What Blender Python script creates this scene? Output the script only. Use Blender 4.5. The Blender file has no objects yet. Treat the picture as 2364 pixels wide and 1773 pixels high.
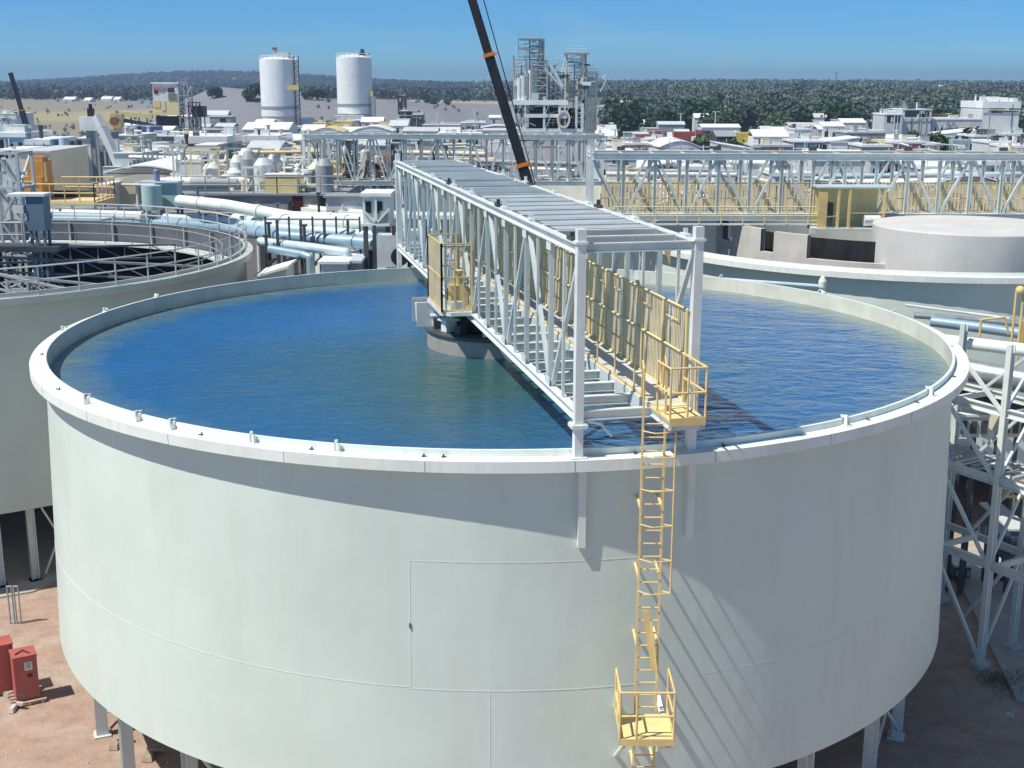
import bpy, math, random
import numpy as np
from mathutils import Vector, Matrix
PI=math.pi
random.seed(7)
sc=bpy.context.scene
COL=sc.collection
RZ=11.8                      # height of the thickener rims above the yard
# ------------------------------------------------------------------ camera
F,TH,ROLL,HC=2865.0,0.2373,0.0028,RZ+7.91
cam_d=bpy.data.cameras.new('camera'); cam=bpy.data.objects.new('camera',cam_d); COL.objects.link(cam)
cam_d.sensor_width=36.0; cam_d.lens=F/2364*36.0; cam_d.clip_start=0.5; cam_d.clip_end=20000
cam.matrix_world=Matrix.Translation((0,0,HC))@Matrix.Rotation(PI/2-TH,4,'X')@Matrix.Rotation(ROLL,4,'Z')
sc.camera=cam
def ray(u,v):
    a=u-1182.0;b=v-886.5
    c,s=math.cos(ROLL),math.sin(ROLL)
    x=a*c+b*s;y=-a*s+b*c
    return Vector((x,F*math.cos(TH)-y*math.sin(TH),-F*math.sin(TH)-y*math.cos(TH)))
def at(u,v,Y):
    r=ray(u,v);r=r*(Y/r.y);return Vector((r.x,r.y,r.z+HC))
def atz(u,v,z):
    r=ray(u,v);t=(z-HC)/r.z;return Vector((r.x*t,r.y*t,z))
# ------------------------------------------------------------------ materials
MATS={}
def nodes(name):
    m=bpy.data.materials.new(name);m.use_nodes=True
    nt=m.node_tree;b=nt.nodes['Principled BSDF'];return m,nt,b
def N(nt,t,**k):
    n=nt.nodes.new(t)
    for a,v in k.items():
        if a in n.inputs: n.inputs[a].default_value=v
        else: setattr(n,a,v)
    return n
def mixc(nt,fac,a,b,mode='MIX'):
    n=nt.nodes.new('ShaderNodeMix');n.data_type='RGBA';n.blend_type=mode
    for s,v in((0,fac),(6,a),(7,b)):
        if isinstance(v,bpy.types.NodeSocket): nt.links.new(v,n.inputs[s])
        elif s==0: n.inputs[0].default_value=v
        else: n.inputs[s].default_value=(v[0],v[1],v[2],1)
    return n.outputs[2]
def ramp(nt,src,p0,p1,c0=(0,0,0),c1=(1,1,1)):
    n=nt.nodes.new('ShaderNodeValToRGB');e=n.color_ramp.elements
    e[0].position=p0;e[1].position=p1;e[0].color=(*c0,1);e[1].color=(*c1,1)
    nt.links.new(src,n.inputs[0]);return n.outputs[0]
def coords(nt,scale=(1,1,1),kind='Object'):
    tc=nt.nodes.new('ShaderNodeTexCoord');mp=nt.nodes.new('ShaderNodeMapping')
    mp.inputs['Scale'].default_value=scale;nt.links.new(tc.outputs[kind],mp.inputs[0]);return mp.outputs[0]
def noise(nt,vec,scale,detail=4,rough=.6,dist=0):
    n=N(nt,'ShaderNodeTexNoise',Scale=scale,Detail=detail,Roughness=rough,Distortion=dist)
    nt.links.new(vec,n.inputs['Vector']);return n.outputs['Fac']
def bump(nt,b,h,strength,dist):
    n=N(nt,'ShaderNodeBump',Strength=strength,Distance=dist);nt.links.new(h,n.inputs['Height']);nt.links.new(n.outputs[0],b.inputs['Normal'])
def paint(name,col,rough=.5,metal=0.0,var=.18,scale=.9,streak=.25,dirt=(.25,.2,.15),ribs=0,spec=.4,wavy=0):
    m,nt,b=nodes(name)
    v=coords(nt);n1=noise(nt,v,scale,5);n2=noise(nt,coords(nt,(1,1,.12)),scale*3.5,4,.65)
    lo=tuple(c*(1-var) for c in col);hi=tuple(min(1,c*(1+var*.6)) for c in col)
    c=mixc(nt,ramp(nt,n1,.3,.7),lo,hi)
    c=mixc(nt,ramp(nt,n2,.52,.78,(0,0,0),(streak,)*3),c,tuple(a*.5+d*.5 for a,d in zip(col,dirt)))
    nt.links.new(c,b.inputs['Base Color'])
    b.inputs['Metallic'].default_value=metal;b.inputs['Specular IOR Level'].default_value=spec
    r=ramp(nt,n1,.2,.8,(max(0,rough-.12),)*3,(min(1,rough+.12),)*3);nt.links.new(r,b.inputs['Roughness'])
    if wavy: bump(nt,b,noise(nt,coords(nt,(1,1,.6)),.55,3,.5),wavy,.05)
    if ribs:
        w=N(nt,'ShaderNodeTexWave',Scale=ribs);w.bands_direction='X'
        tc=nt.nodes.new('ShaderNodeTexCoord');s=nt.nodes.new('ShaderNodeSeparateXYZ');nt.links.new(tc.outputs['Object'],s.inputs[0])
        a=N(nt,'ShaderNodeMath',operation='ADD');nt.links.new(s.outputs[0],a.inputs[0]);nt.links.new(s.outputs[1],a.inputs[1])
        k=nt.nodes.new('ShaderNodeCombineXYZ');nt.links.new(a.outputs[0],k.inputs[0]);nt.links.new(k.outputs[0],w.inputs['Vector'])
        bump(nt,b,w.outputs['Fac'],.6,.05)
    MATS[name]=m;return m
paint('tank_white',(.665,.755,.675),.5,var=.07,scale=.28,streak=.32,dirt=(.42,.37,.26),wavy=.75)
paint('rim_white',(.82,.87,.80),.55,var=.08,scale=1.2,streak=.38,dirt=(.36,.29,.19))
paint('inner_wall',(.74,.74,.63),.6,var=.14,scale=.8,streak=.4,dirt=(.3,.27,.18))
paint('weld',(.78,.82,.78),.5,var=.06)
paint('white_steel',(.77,.81,.77),.45,var=.10,scale=1.5,streak=.34,dirt=(.36,.27,.18))
paint('pale_steel',(.66,.72,.69),.45,var=.12,scale=1.3,streak=.34,dirt=(.32,.24,.16))
paint('grey_steel',(.36,.39,.39),.5,var=.15,scale=1.2,streak=.25)
paint('dark_steel',(.075,.083,.09),.55,var=.3)
paint('black_steel',(.02,.022,.025),.5,var=.3)
paint('black_liner',(.012,.012,.014),.75,var=.5,scale=2)
paint('galvanised',(.5,.54,.56),.38,.7,var=.15,scale=2)
paint('yellow_paint',(.80,.59,.25),.55,var=.16,scale=2.5,streak=.42,dirt=(.45,.36,.24))
paint('pale_yellow',(.84,.68,.33),.55,var=.12,scale=2,streak=.3)
paint('tan_screen',(.86,.71,.44),.6,var=.2,scale=1.4,streak=.35)
paint('orange_paint',(.62,.30,.08),.5,var=.15)
paint('strap_orange',(.85,.25,.03),.5)
paint('beige',(.74,.68,.52),.6,var=.1,scale=.5,streak=.3)
paint('beige_sheet',(.74,.69,.53),.6,var=.1,scale=.5,streak=.3,ribs=5)
paint('white_sheet',(.86,.88,.86),.5,var=.08,scale=.5,streak=.25,ribs=5)
paint('white_roof',(.88,.90,.87),.5,var=.08,scale=.5,streak=.25)
paint('grey_sheet',(.38,.41,.43),.55,var=.12,scale=.5,streak=.3,ribs=5)
paint('mauve_wall',(.36,.335,.345),.7,var=.12,scale=.4,streak=.3)
paint('bluegrey',(.15,.235,.30),.5,var=.12,scale=1)
paint('blue_pipe',(.33,.47,.56),.4,.2,var=.12,scale=1)
paint('pale_blue',(.58,.70,.74),.45,.1,var=.1,scale=1)
paint('green_tank',(.44,.60,.57),.45,var=.07,scale=.8)
paint('roof_rib',(.58,.64,.64),.45,.3,var=.12,scale=.7)
paint('concrete',(.60,.57,.52),.8,var=.15,scale=.9,streak=.4,dirt=(.2,.18,.16))
paint('red_paint',(.47,.12,.10),.5,var=.15,scale=1.5,streak=.3,dirt=(.5,.3,.25))
paint('faded_red',(.42,.20,.21),.6,var=.2)
paint('maroon',(.10,.018,.02),.6,var=.3)
paint('rust',(.26,.12,.06),.8,var=.35,scale=2,streak=.5)
paint('truck_blue',(.05,.10,.19),.4,var=.1)
paint('purple_motor',(.22,.24,.42),.5)
paint('timber',(.42,.33,.24),.8,var=.3,scale=4)
paint('paper',(.75,.73,.65),.8)
paint('olive',(.2,.22,.14),.7,var=.2)
paint('yellow_bright',(.75,.6,.12),.5,var=.12,streak=.3)
paint('grey_light',(.60,.62,.61),.6,var=.1,scale=.4,streak=.3)
m,nt,b=nodes('glass_dark');b.inputs['Base Color'].default_value=(.02,.03,.04,1);b.inputs['Roughness'].default_value=.12;MATS['glass_dark']=m
paint('bark',(.11,.08,.06),.9,var=.3,scale=4)
def foliage(name,a,bc):
    m,nt,b=nodes(name);oi=nt.nodes.new('ShaderNodeObjectInfo')
    n=noise(nt,coords(nt),.22,3);c=mixc(nt,ramp(nt,n,.3,.7),a,bc);c=mixc(nt,ramp(nt,noise(nt,coords(nt,(1,1,1)),.014,3),.4,.65),c,tuple(min(1,q*1.7) for q in bc))
    nt.links.new(c,b.inputs['Base Color']);b.inputs['Roughness'].default_value=.75;b.inputs['Specular IOR Level'].default_value=.15
    MATS[name]=m
foliage('leaf_dark',(.025,.045,.022),(.05,.085,.035))
foliage('leaf_mid',(.05,.08,.04),(.11,.145,.075))
foliage('leaf_far',(.048,.078,.064),(.115,.145,.11))
foliage('leaf_hill',(.034,.058,.052),(.075,.1,.08))
# water of the thickener: murky blue-green body under a rippled reflecting surface
m,nt,b=nodes('thickener_water')
v=coords(nt);vs=coords(nt,(1,1.5,1))
big=noise(nt,v,.16,3);edge=N(nt,'ShaderNodeVectorMath',operation='LENGTH');nt.links.new(v,edge.inputs[0])
c=mixc(nt,ramp(nt,big,.35,.7),(.009,.105,.285),(.016,.14,.355))
sh=N(nt,'ShaderNodeMapRange');sh.inputs[1].default_value=12.3;sh.inputs[2].default_value=13.9
wob=N(nt,'ShaderNodeMath',operation='MULTIPLY_ADD');nt.links.new(noise(nt,v,.9,3),wob.inputs[0]);wob.inputs[1].default_value=1.6;nt.links.new(edge.outputs['Value'],wob.inputs[2])
# greenish bridge reflection painted into the water colour, in front of the feedwell
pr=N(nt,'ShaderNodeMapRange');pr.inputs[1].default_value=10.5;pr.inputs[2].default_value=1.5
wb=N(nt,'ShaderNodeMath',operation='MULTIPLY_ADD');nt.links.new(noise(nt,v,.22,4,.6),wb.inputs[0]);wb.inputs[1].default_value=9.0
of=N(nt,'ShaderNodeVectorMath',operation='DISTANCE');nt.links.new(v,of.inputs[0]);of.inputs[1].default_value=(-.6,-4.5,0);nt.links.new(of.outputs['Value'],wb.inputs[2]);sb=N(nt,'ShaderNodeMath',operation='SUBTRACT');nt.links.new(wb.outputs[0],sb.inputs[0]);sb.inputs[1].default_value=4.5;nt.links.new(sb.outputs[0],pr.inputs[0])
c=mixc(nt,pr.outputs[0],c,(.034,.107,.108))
sh.inputs[1].default_value=13.0;sh.inputs[2].default_value=15.0
nt.links.new(wob.outputs[0],sh.inputs[0])
c=mixc(nt,sh.outputs[0],c,(.16,.23,.19))  # pale reflection of the tank wall, painted into the water colour along the rim
nt.links.new(c,b.inputs['Base Color']);b.inputs['Roughness'].default_value=.045;b.inputs['IOR'].default_value=1.52
h1=noise(nt,vs,2.1,5,.60,.7);h2=noise(nt,vs,.6,3,.5,.4)
a=N(nt,'ShaderNodeMath',operation='MULTIPLY_ADD');nt.links.new(h1,a.inputs[0]);a.inputs[1].default_value=.55;nt.links.new(h2,a.inputs[2])
bump(nt,b,a.outputs[0],.62,.17);MATS['water']=m
# ground: zone colour per vertex (soil kinds), with mottling and grit
m,nt,b=nodes('yard_ground')
at_=nt.nodes.new('ShaderNodeVertexColor');at_.layer_name='soil'
v=coords(nt);n1=noise(nt,v,.18,6,.65);n2=noise(nt,v,1.6,6,.7);n3=noise(nt,v,14,3,.6)
c=mixc(nt,ramp(nt,n1,.35,.68),at_.outputs[0],(1.18,1.14,1.08),'MULTIPLY')
sy=nt.nodes.new('ShaderNodeSeparateXYZ');nt.links.new(v,sy.inputs[0]);my=N(nt,'ShaderNodeMapRange');my.inputs[1].default_value=85;my.inputs[2].default_value=60;nt.links.new(sy.outputs[1],my.inputs[0])
mm_=N(nt,'ShaderNodeMath',operation='MULTIPLY');nt.links.new(my.outputs[0],mm_.inputs[0]);nt.links.new(ramp(nt,noise(nt,v,.45,6,.7,.4),.46,.68,(0,0,0),(.7,)*3),mm_.inputs[1])
c=mixc(nt,mm_.outputs[0],c,(.52,.43,.36))
c=mixc(nt,ramp(nt,n2,.42,.66,(0,0,0),(.55,)*3),c,(.62,.58,.56),'MULTIPLY')
c=mixc(nt,ramp(nt,n3,.5,.72,(0,0,0),(.3,)*3),c,(.55,.5,.46))
nt.links.new(c,b.inputs['Base Color']);b.inputs['Roughness'].default_value=.95;b.inputs['Specular IOR Level'].default_value=.1
bump(nt,b,n2,.5,.12);MATS['ground']=m
paint('grey_wall',(.53,.58,.535),.6,var=.08,scale=.3,streak=.3,dirt=(.4,.36,.27))
paint('pale_concrete',(.64,.635,.60),.8,var=.1,scale=.5,streak=.45,dirt=(.35,.33,.28))
paint('wet_concrete',(.38,.36,.32),.75,var=.2,scale=1.2,streak=.6,dirt=(.15,.14,.11))
paint('lining_grey',(.13,.145,.165),.7,var=.2,scale=.8,streak=.4)
paint('slab',(.47,.42,.37),.9,var=.16,scale=.9,streak=.5,dirt=(.3,.2,.15))
# ------------------------------------------------------------------ mesh builder
class MB:
    def __init__(s): s.v=[];s.f=[];s.sm=[]
    def add(s,vs,fs,smooth=False):
        o=len(s.v);s.v+= [tuple(p) for p in vs];s.f+=[tuple(i+o for i in f) for f in fs];s.sm+=[smooth]*len(fs);return s
    def box(s,c,d,rz=0.0,taper=1.0):
        x,y,z=d[0]/2,d[1]/2,d[2]/2;cs,sn=math.cos(rz),math.sin(rz);vs=[]
        for k,t in((-z,1),(z,taper)):
            for a,bb in((-x,-y),(x,-y),(x,y),(-x,y)):
                a*=t;bb*=t;vs.append((c[0]+a*cs-bb*sn,c[1]+a*sn+bb*cs,c[2]+k))
        return s.add(vs,[(3,2,1,0),(4,5,6,7),(0,1,5,4),(1,2,6,5),(2,3,7,6),(3,0,4,7)])
    def bar(s,a,b,w,h=None,up=(0,0,1)):
        a=Vector(a);b=Vector(b);h=h or w;d=(b-a).normalized();u=Vector(up)
        if abs(d.dot(u))>.97: u=Vector((0,1,0)) if abs(d.y)<.9 else Vector((1,0,0))
        r=d.cross(u).normalized();u=r.cross(d);vs=[]
        for p in(a,b):
            for i,j in((-1,-1),(1,-1),(1,1),(-1,1)): vs.append(p+r*(w/2*i)+u*(h/2*j))
        return s.add(vs,[(0,1,2,3),(7,6,5,4),(1,0,4,5),(2,1,5,6),(3,2,6,7),(0,3,7,4)])
    def ibeam(s,a,b,w,h,up=(0,0,1),t=.025):
        a=Vector(a);b=Vector(b);d=(b-a).normalized();u=Vector(up)
        if abs(d.dot(u))>.97: u=Vector((0,1,0))
        r=d.cross(u).normalized();u=r.cross(d);o=u*(h/2-t/2)
        s.bar(a+o,b+o,w,t,u);s.bar(a-o,b-o,w,t,u);s.bar(a,b,t,h-2*t,u);return s
    def tube(s,a,b,r,n=8,r2=None,caps=True):
        a=Vector(a);b=Vector(b);d=(b-a).normalized();u=Vector((0,0,1)) if abs(d.z)<.95 else Vector((1,0,0))
        x=d.cross(u).normalized();y=x.cross(d);r2=r if r2 is None else r2;vs=[]
        for p,q in((a,r),(b,r2)):
            for i in range(n): t=2*PI*i/n;vs.append(p+x*(q*math.cos(t))+y*(q*math.sin(t)))
        s.add(vs,[(i,(i+1)%n,n+(i+1)%n,n+i)[::-1] for i in range(n)],n>5)
        if caps:
            s.add(vs[:n],[tuple(range(n))]);s.add(vs[n:],[tuple(range(n))[::-1]])
        return s
    def pipe(s,pts,r,n=10):
        for a,b in zip(pts[:-1],pts[1:]): s.tube(a,b,r,n)
        for p in pts[1:-1]: s.ball(p,r*1.0,8)
        return s
    def ball(s,c,r,n=8,sz=1.0):
        prof=[(r*math.sin(PI*k/n),-r*sz*math.cos(PI*k/n)) for k in range(n+1)]
        prof[0]=(0.001*r,prof[0][1]);prof[-1]=(.001*r,prof[-1][1])
        return s.lathe(prof,c,n*2,smooth=True)
    def lathe(s,prof,c,n=32,a0=0.0,a1=2*PI,smooth=False,split=True):
        full=abs(a1-a0-2*PI)<1e-6;m=n if full else n+1
        ang=[a0+(a1-a0)*i/n for i in range(m)]
        if smooth or not split:
            vs=[(c[0]+r*math.cos(t),c[1]+r*math.sin(t),c[2]+z) for r,z in prof for t in ang]
            fs=[]
            for k in range(len(prof)-1):
                for i in range(n):
                    j=(i+1)%m;fs.append((k*m+i,k*m+j,(k+1)*m+j,(k+1)*m+i))
            return s.add(vs,fs,True)
        for p,q in zip(prof[:-1],prof[1:]):
            vs=[(c[0]+r*math.cos(t),c[1]+r*math.sin(t),c[2]+z) for r,z in(p,q) for t in ang]
            s.add(vs,[(i,(i+1)%m,m+(i+1)%m,m+i) for i in range(n)],True)
        return s
    def cyl(s,c,r,h,n=24,r2=None): 
        r2=r if r2 is None else r2
        return s.lathe([(0.001,0),(r,0),(r2,h),(0.001,h)],c,n)
    def prism(s,pts,z0,z1):
        n=len(pts);vs=[(x,y,z0) for x,y in pts]+[(x,y,z1) for x,y in pts]
        return s.add(vs,[tuple(range(n))[::-1],tuple(range(n,2*n))]+[(i,(i+1)%n,n+(i+1)%n,n+i) for i in range(n)])
    def extr(s,poly,d):
        n=len(poly);poly=[Vector(p) for p in poly];d=Vector(d)
        return s.add(poly+[p+d for p in poly],[tuple(range(n))[::-1],tuple(range(n,2*n))]+[(i,(i+1)%n,n+(i+1)%n,n+i) for i in range(n)])
    def rail(s,pts,h=1.1,rails=(1.0,.5),sp=1.5,r=.022,kick=0,n=5):
        for a,b in zip(pts[:-1],pts[1:]):
            a=Vector(a);b=Vector(b);L=(b-a).length;k=max(1,round(L/sp))
            for i in range(k+1):
                p=a+(b-a)*(i/k);s.tube(p,p+Vector((0,0,h)),r,n)
            for q in rails: s.tube(a+Vector((0,0,h*q)),b+Vector((0,0,h*q)),r,n)
            if kick: s.bar(a+Vector((0,0,kick/2)),b+Vector((0,0,kick/2)),.015,kick)
        return s
    def build(s,name,mat,parent=None,org=None):
        if org is None: org=root_loc(parent) if parent else Vector((0,0,0))
        me=bpy.data.meshes.new(name)
        me.from_pydata([(x-org[0],y-org[1],z-org[2]) for x,y,z in s.v],[],s.f)
        me.polygons.foreach_set('use_smooth',s.sm);me.materials.append(MATS[mat] if isinstance(mat,str) else mat);me.update()
        o=bpy.data.objects.new(name,me);COL.objects.link(o)
        if parent: o.parent=parent
        else: o.location=org
        return o
def root_loc(o):
    while o.parent: o=o.parent
    return o.location.copy()
def tag(o,label=None,cat=None,group=None,kind=None):
    if label:o['label']=label
    if cat:o['category']=cat
    if group:o['group']=group
    if kind:o['kind']=kind
    return o
def thing(name,label,cat,loc=(0,0,0),group=None):
    o=bpy.data.objects.new(name,None);o.empty_display_size=.3;COL.objects.link(o);o.location=loc
    return tag(o,label,cat,group)
def solo(mb,name,mat,label,cat,loc,group=None):
    return tag(mb.build(name,mat,None,Vector(loc)),label,cat,group)
def dup_part(src,parent,loc=None,rz=None):
    c=src.copy();COL.objects.link(c);c.parent=parent
    if loc is not None:c.location=loc
    if rz is not None:c.rotation_euler=(0,0,rz)
    return c
def dup(root,loc,rz=0,label=None,group=None):
    r=root.copy();COL.objects.link(r);r.location=loc;r.rotation_euler=(0,0,rz)
    if label:r['label']=label
    if group:r['group']=group
    for ch in list(root.children):
        c=ch.copy();COL.objects.link(c);c.parent=r
        for g in ch.children:
            d=g.copy();COL.objects.link(d);d.parent=c
    return r
# ------------------------------------------------------------------ thickener tanks
R=14.5;RW=14.07;RB=14.32;ZB=3.36;RI=14.02
def rwz(z): return RW+(RB-RW)*(RZ-z)/(RZ-ZB)
T1=(-.37,40.05);T2=(21.0,66.5);T3=(-27.0,58.2);T4=(-3.0,91.5)
def thickener(name,label,c,near=True,inside='inner_wall',floor=None,nleg=24,wall='tank_white',ph=0.0,rim='rim_white'):
    cx,cy=c;t=thing(name,label,'thickener tank',(cx,cy,0));n=192 if near else 96
    mb=MB().lathe([(RB-2.5,ZB-.3),(RB-.02,ZB),(RB,ZB+.02),(RW,RZ-.02)],(cx,cy,0),n);mb.build('shell',wall,t)
    MB().lathe([(RI,RZ+.13),(RI,ZB+3.0)],(cx,cy,0),n).build('inner_lining',inside,t)
    MB().lathe([(RB-2.4,ZB-.302),(.01,1.5)],(cx,cy,0),n).build('cone_floor','grey_steel',t)
    # outward rim: flat top, deep outer lip, thin returned soffit
    MB().lathe([(RW+.003,RZ),(R,RZ),(R,RZ-.26),(R-.04,RZ-.26),(R-.04,RZ-.03),(RW+.003,RZ-.03)],(cx,cy,0),n).build('rim_flange',rim,t)
    MB().lathe([(RI+.002,RZ+.002),(RI+.002,RZ+.15),(RW+.03,RZ+.15),(RW+.03,RZ+.002)],(cx,cy,0),n).build('weir_upstand',rim,t)
    leg0=None
    for k in range(nleg):
        a=2*PI*(k+.5)/nleg+ph;p=Vector((math.cos(a)*13.35,math.sin(a)*13.35,0))
        if leg0 is None:
            q=p+Vector((cx,cy,0));l=MB();dd=Vector((-math.sin(a),math.cos(a),0));rr=Vector((math.cos(a),math.sin(a),0))
            l.bar(q+dd*.13,q+dd*.13+Vector((0,0,ZB-.1)),.025,.36,rr);l.bar(q-dd*.13,q-dd*.13+Vector((0,0,ZB-.1)),.02,.28,rr)
            l.bar(q,q+Vector((0,0,ZB-.1)),.24,.018,rr);l.box((q.x,q.y,.03),(.5,.5,.06),a);l.box((q.x,q.y,ZB-.16),(.46,.46,.05),a)
            leg0=l.build('leg','pale_steel',t);a0=a
        else: dup_part(leg0,t,None,a-a0)
    br=None
    for k in range(0,nleg,3):
        a,b=2*PI*(k+.5)/nleg,2*PI*(k+1.5)/nleg
        if br is None:
            pa=Vector((cx+13.35*math.cos(a),cy+13.35*math.sin(a),.2));pb=Vector((cx+13.35*math.cos(b),cy+13.35*math.sin(b),ZB-.3))
            qa=Vector((pa.x,pa.y,ZB-.3));qb=Vector((pb.x,pb.y,.2))
            br=MB().bar(pa,pb,.07).bar(qa+Vector((.05,.05,0)),qb+Vector((.05,.05,0)),.07).build('leg_brace','pale_steel',t)
        else: dup_part(br,t,None,2*PI*k/nleg)
    inner=None
    for k in range(12):
        a=2*PI*k/12
        if inner is None:
            x,y=cx+8,cy
            inner=MB().tube((x,y,0),(x,y,2.4),.17,10).build('inner_leg','pale_steel',t)
        else: dup_part(inner,t,None,a)
    if floor: MB().cyl((cx,cy,ZB+3.0),RI-.01,.02,96).build('tank_bed',floor,t)
    return t
tank1=thickener('thickener_tank','large pale green-white round tank brim-full of blue water, filling the foreground',T1)
cx,cy=T1
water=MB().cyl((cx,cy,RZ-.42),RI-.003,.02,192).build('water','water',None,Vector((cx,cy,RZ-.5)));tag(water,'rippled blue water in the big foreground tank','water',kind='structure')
# rim brackets: small bolted stubs around the flange, three slightly different kinds
def bracket(kind,a):
    rr=Vector((math.cos(a),math.sin(a),0));tt=Vector((-math.sin(a),math.cos(a),0));c=Vector((cx,cy,0))+rr*(RW+.12)+Vector((0,0,RZ));m=MB()
    z=Vector((0,0,1))
    if kind==0:
        m.bar(c,c+z*.26,.05,.09,rr);m.bar(c+tt*.07,c+tt*.07+z*.14,.012,.12,rr);m.bar(c+z*.22,c+z*.22-rr*.16,.05,.05)
        m.box((c.x,c.y,c.z+.01),(.2,.16,.02),a)
    elif kind==1:
        m.bar(c-tt*.05,c-tt*.05+z*.2,.03,.05,rr);m.bar(c+tt*.05,c+tt*.05+z*.2,.03,.05,rr);m.ball(c+z*.24,.045,5);m.box((c.x,c.y,c.z+.01),(.16,.22,.02),a)
    else:
        m.tube(c-rr*.02,c-rr*.02+z*.06,.02,6);m.bar(c+tt*.07+z*.015,c-tt*.04+z*.03+rr*.06,.02,.02);m.box((c.x,c.y,c.z+.006),(.06,.05,.012),a)
    return m
base=[bracket(k,0).build('rim_bracket','white_steel' if k<2 else 'dark_steel',tank1) for k in range(3)]
angs=[]
for u,v in((212,930),(415,985),(795,1030),(1925,975),(2137,912),(342,692),(221,726),(128,771),(1680,645),(2088,729)):
    p=atz(u,v,RZ);angs.append((math.atan2(p.y-cy,p.x-cx),0 if u!=795 else 1))
used=[]
for a,k in angs: used.append(a);dup_part(base[k],tank1,None,a)
for i in range(26):
    a=-PI+2*PI*(i+random.random()*.8)/26
    if min(abs(a-q) for q in used)>.03: dup_part(base[2],tank1,None,a);used.append(a)
for k in range(3): base[k].rotation_euler=(0,0,used[k]+.17)
def arc_strip(z,a0,a1,h=.02,t=.006,name='weld_seam',mat='weld',r=RW,parent=None):
    n=max(8,int((a1-a0)*40));r=rwz(z)
    MB().lathe([(r+.001,z-h/2),(r+t,z-h/2),(r+t,z+h/2),(r+.001,z+h/2)],(cx,cy,0),n,a0,a1).build(name,mat,parent or tank1)
def az(u,z):   # bearing, on the wall, of the point seen at column u and height z
    best=None
    for i in range(-1500,-100):
        a=i*PI/1600.0
        p=Vector((cx+rwz(z)*math.cos(a),cy+rwz(z)*math.sin(a),z));q=p-Vector((0,0,HC))
        yc=q.y*math.cos(TH)-q.z*math.sin(TH);uu=1182+F*q.x/yc
        if q.y>cy-3: continue
        if best is None or abs(uu-u)<best[0]: best=(abs(uu-u),a)
    return best[1]
zs=RZ-5.5
arc_strip(zs,-PI,az(948,zs));arc_strip(zs-.03,az(948,zs),az(1478,zs))
arc_strip(RZ-2.45,az(948,9),az(1478,9),.016,.005)
for u,z0,z1 in((948,RZ-5.5,RZ-2.45),(1135,ZB+.05,RZ-5.55)):
    a=az(u,(z0+z1)/2);rr=Vector((math.cos(a),math.sin(a),0))
    MB().bar(Vector((cx,cy,z0))+rr*(rwz(z0)+.002),Vector((cx,cy,z1))+rr*(rwz(z1)+.002),.016,.008,rr).build('weld_seam','weld',tank1)
arc_strip(zs-.02,az(1600,zs),-.02,.014,.003)
a=az(948,RZ-4.0);rr=Vector((math.cos(a),math.sin(a),0));p=Vector((cx,cy,RZ-4.0))+rr*(rwz(RZ-4)+.02)
MB().bar(p-Vector((0,0,.06)),p+Vector((0,0,.06)),.03,.035,rr).build('wall_lug','dark_steel',tank1)
# bridge support posts running down the outside of the wall under the rim
POSTU=[(1341,1.83),(1590,1.8)]
for u,L in POSTU:
    a=az(u,RZ-1);rr=Vector((math.cos(a),math.sin(a),0));c=Vector((cx,cy,0))+rr*(RW+.1)
    MB().bar(c+Vector((0,0,RZ-.27-L)),c+Vector((0,0,RZ-.035)),.17,.19,rr).build('wall_stiffener','white_steel',tank1)
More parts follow.
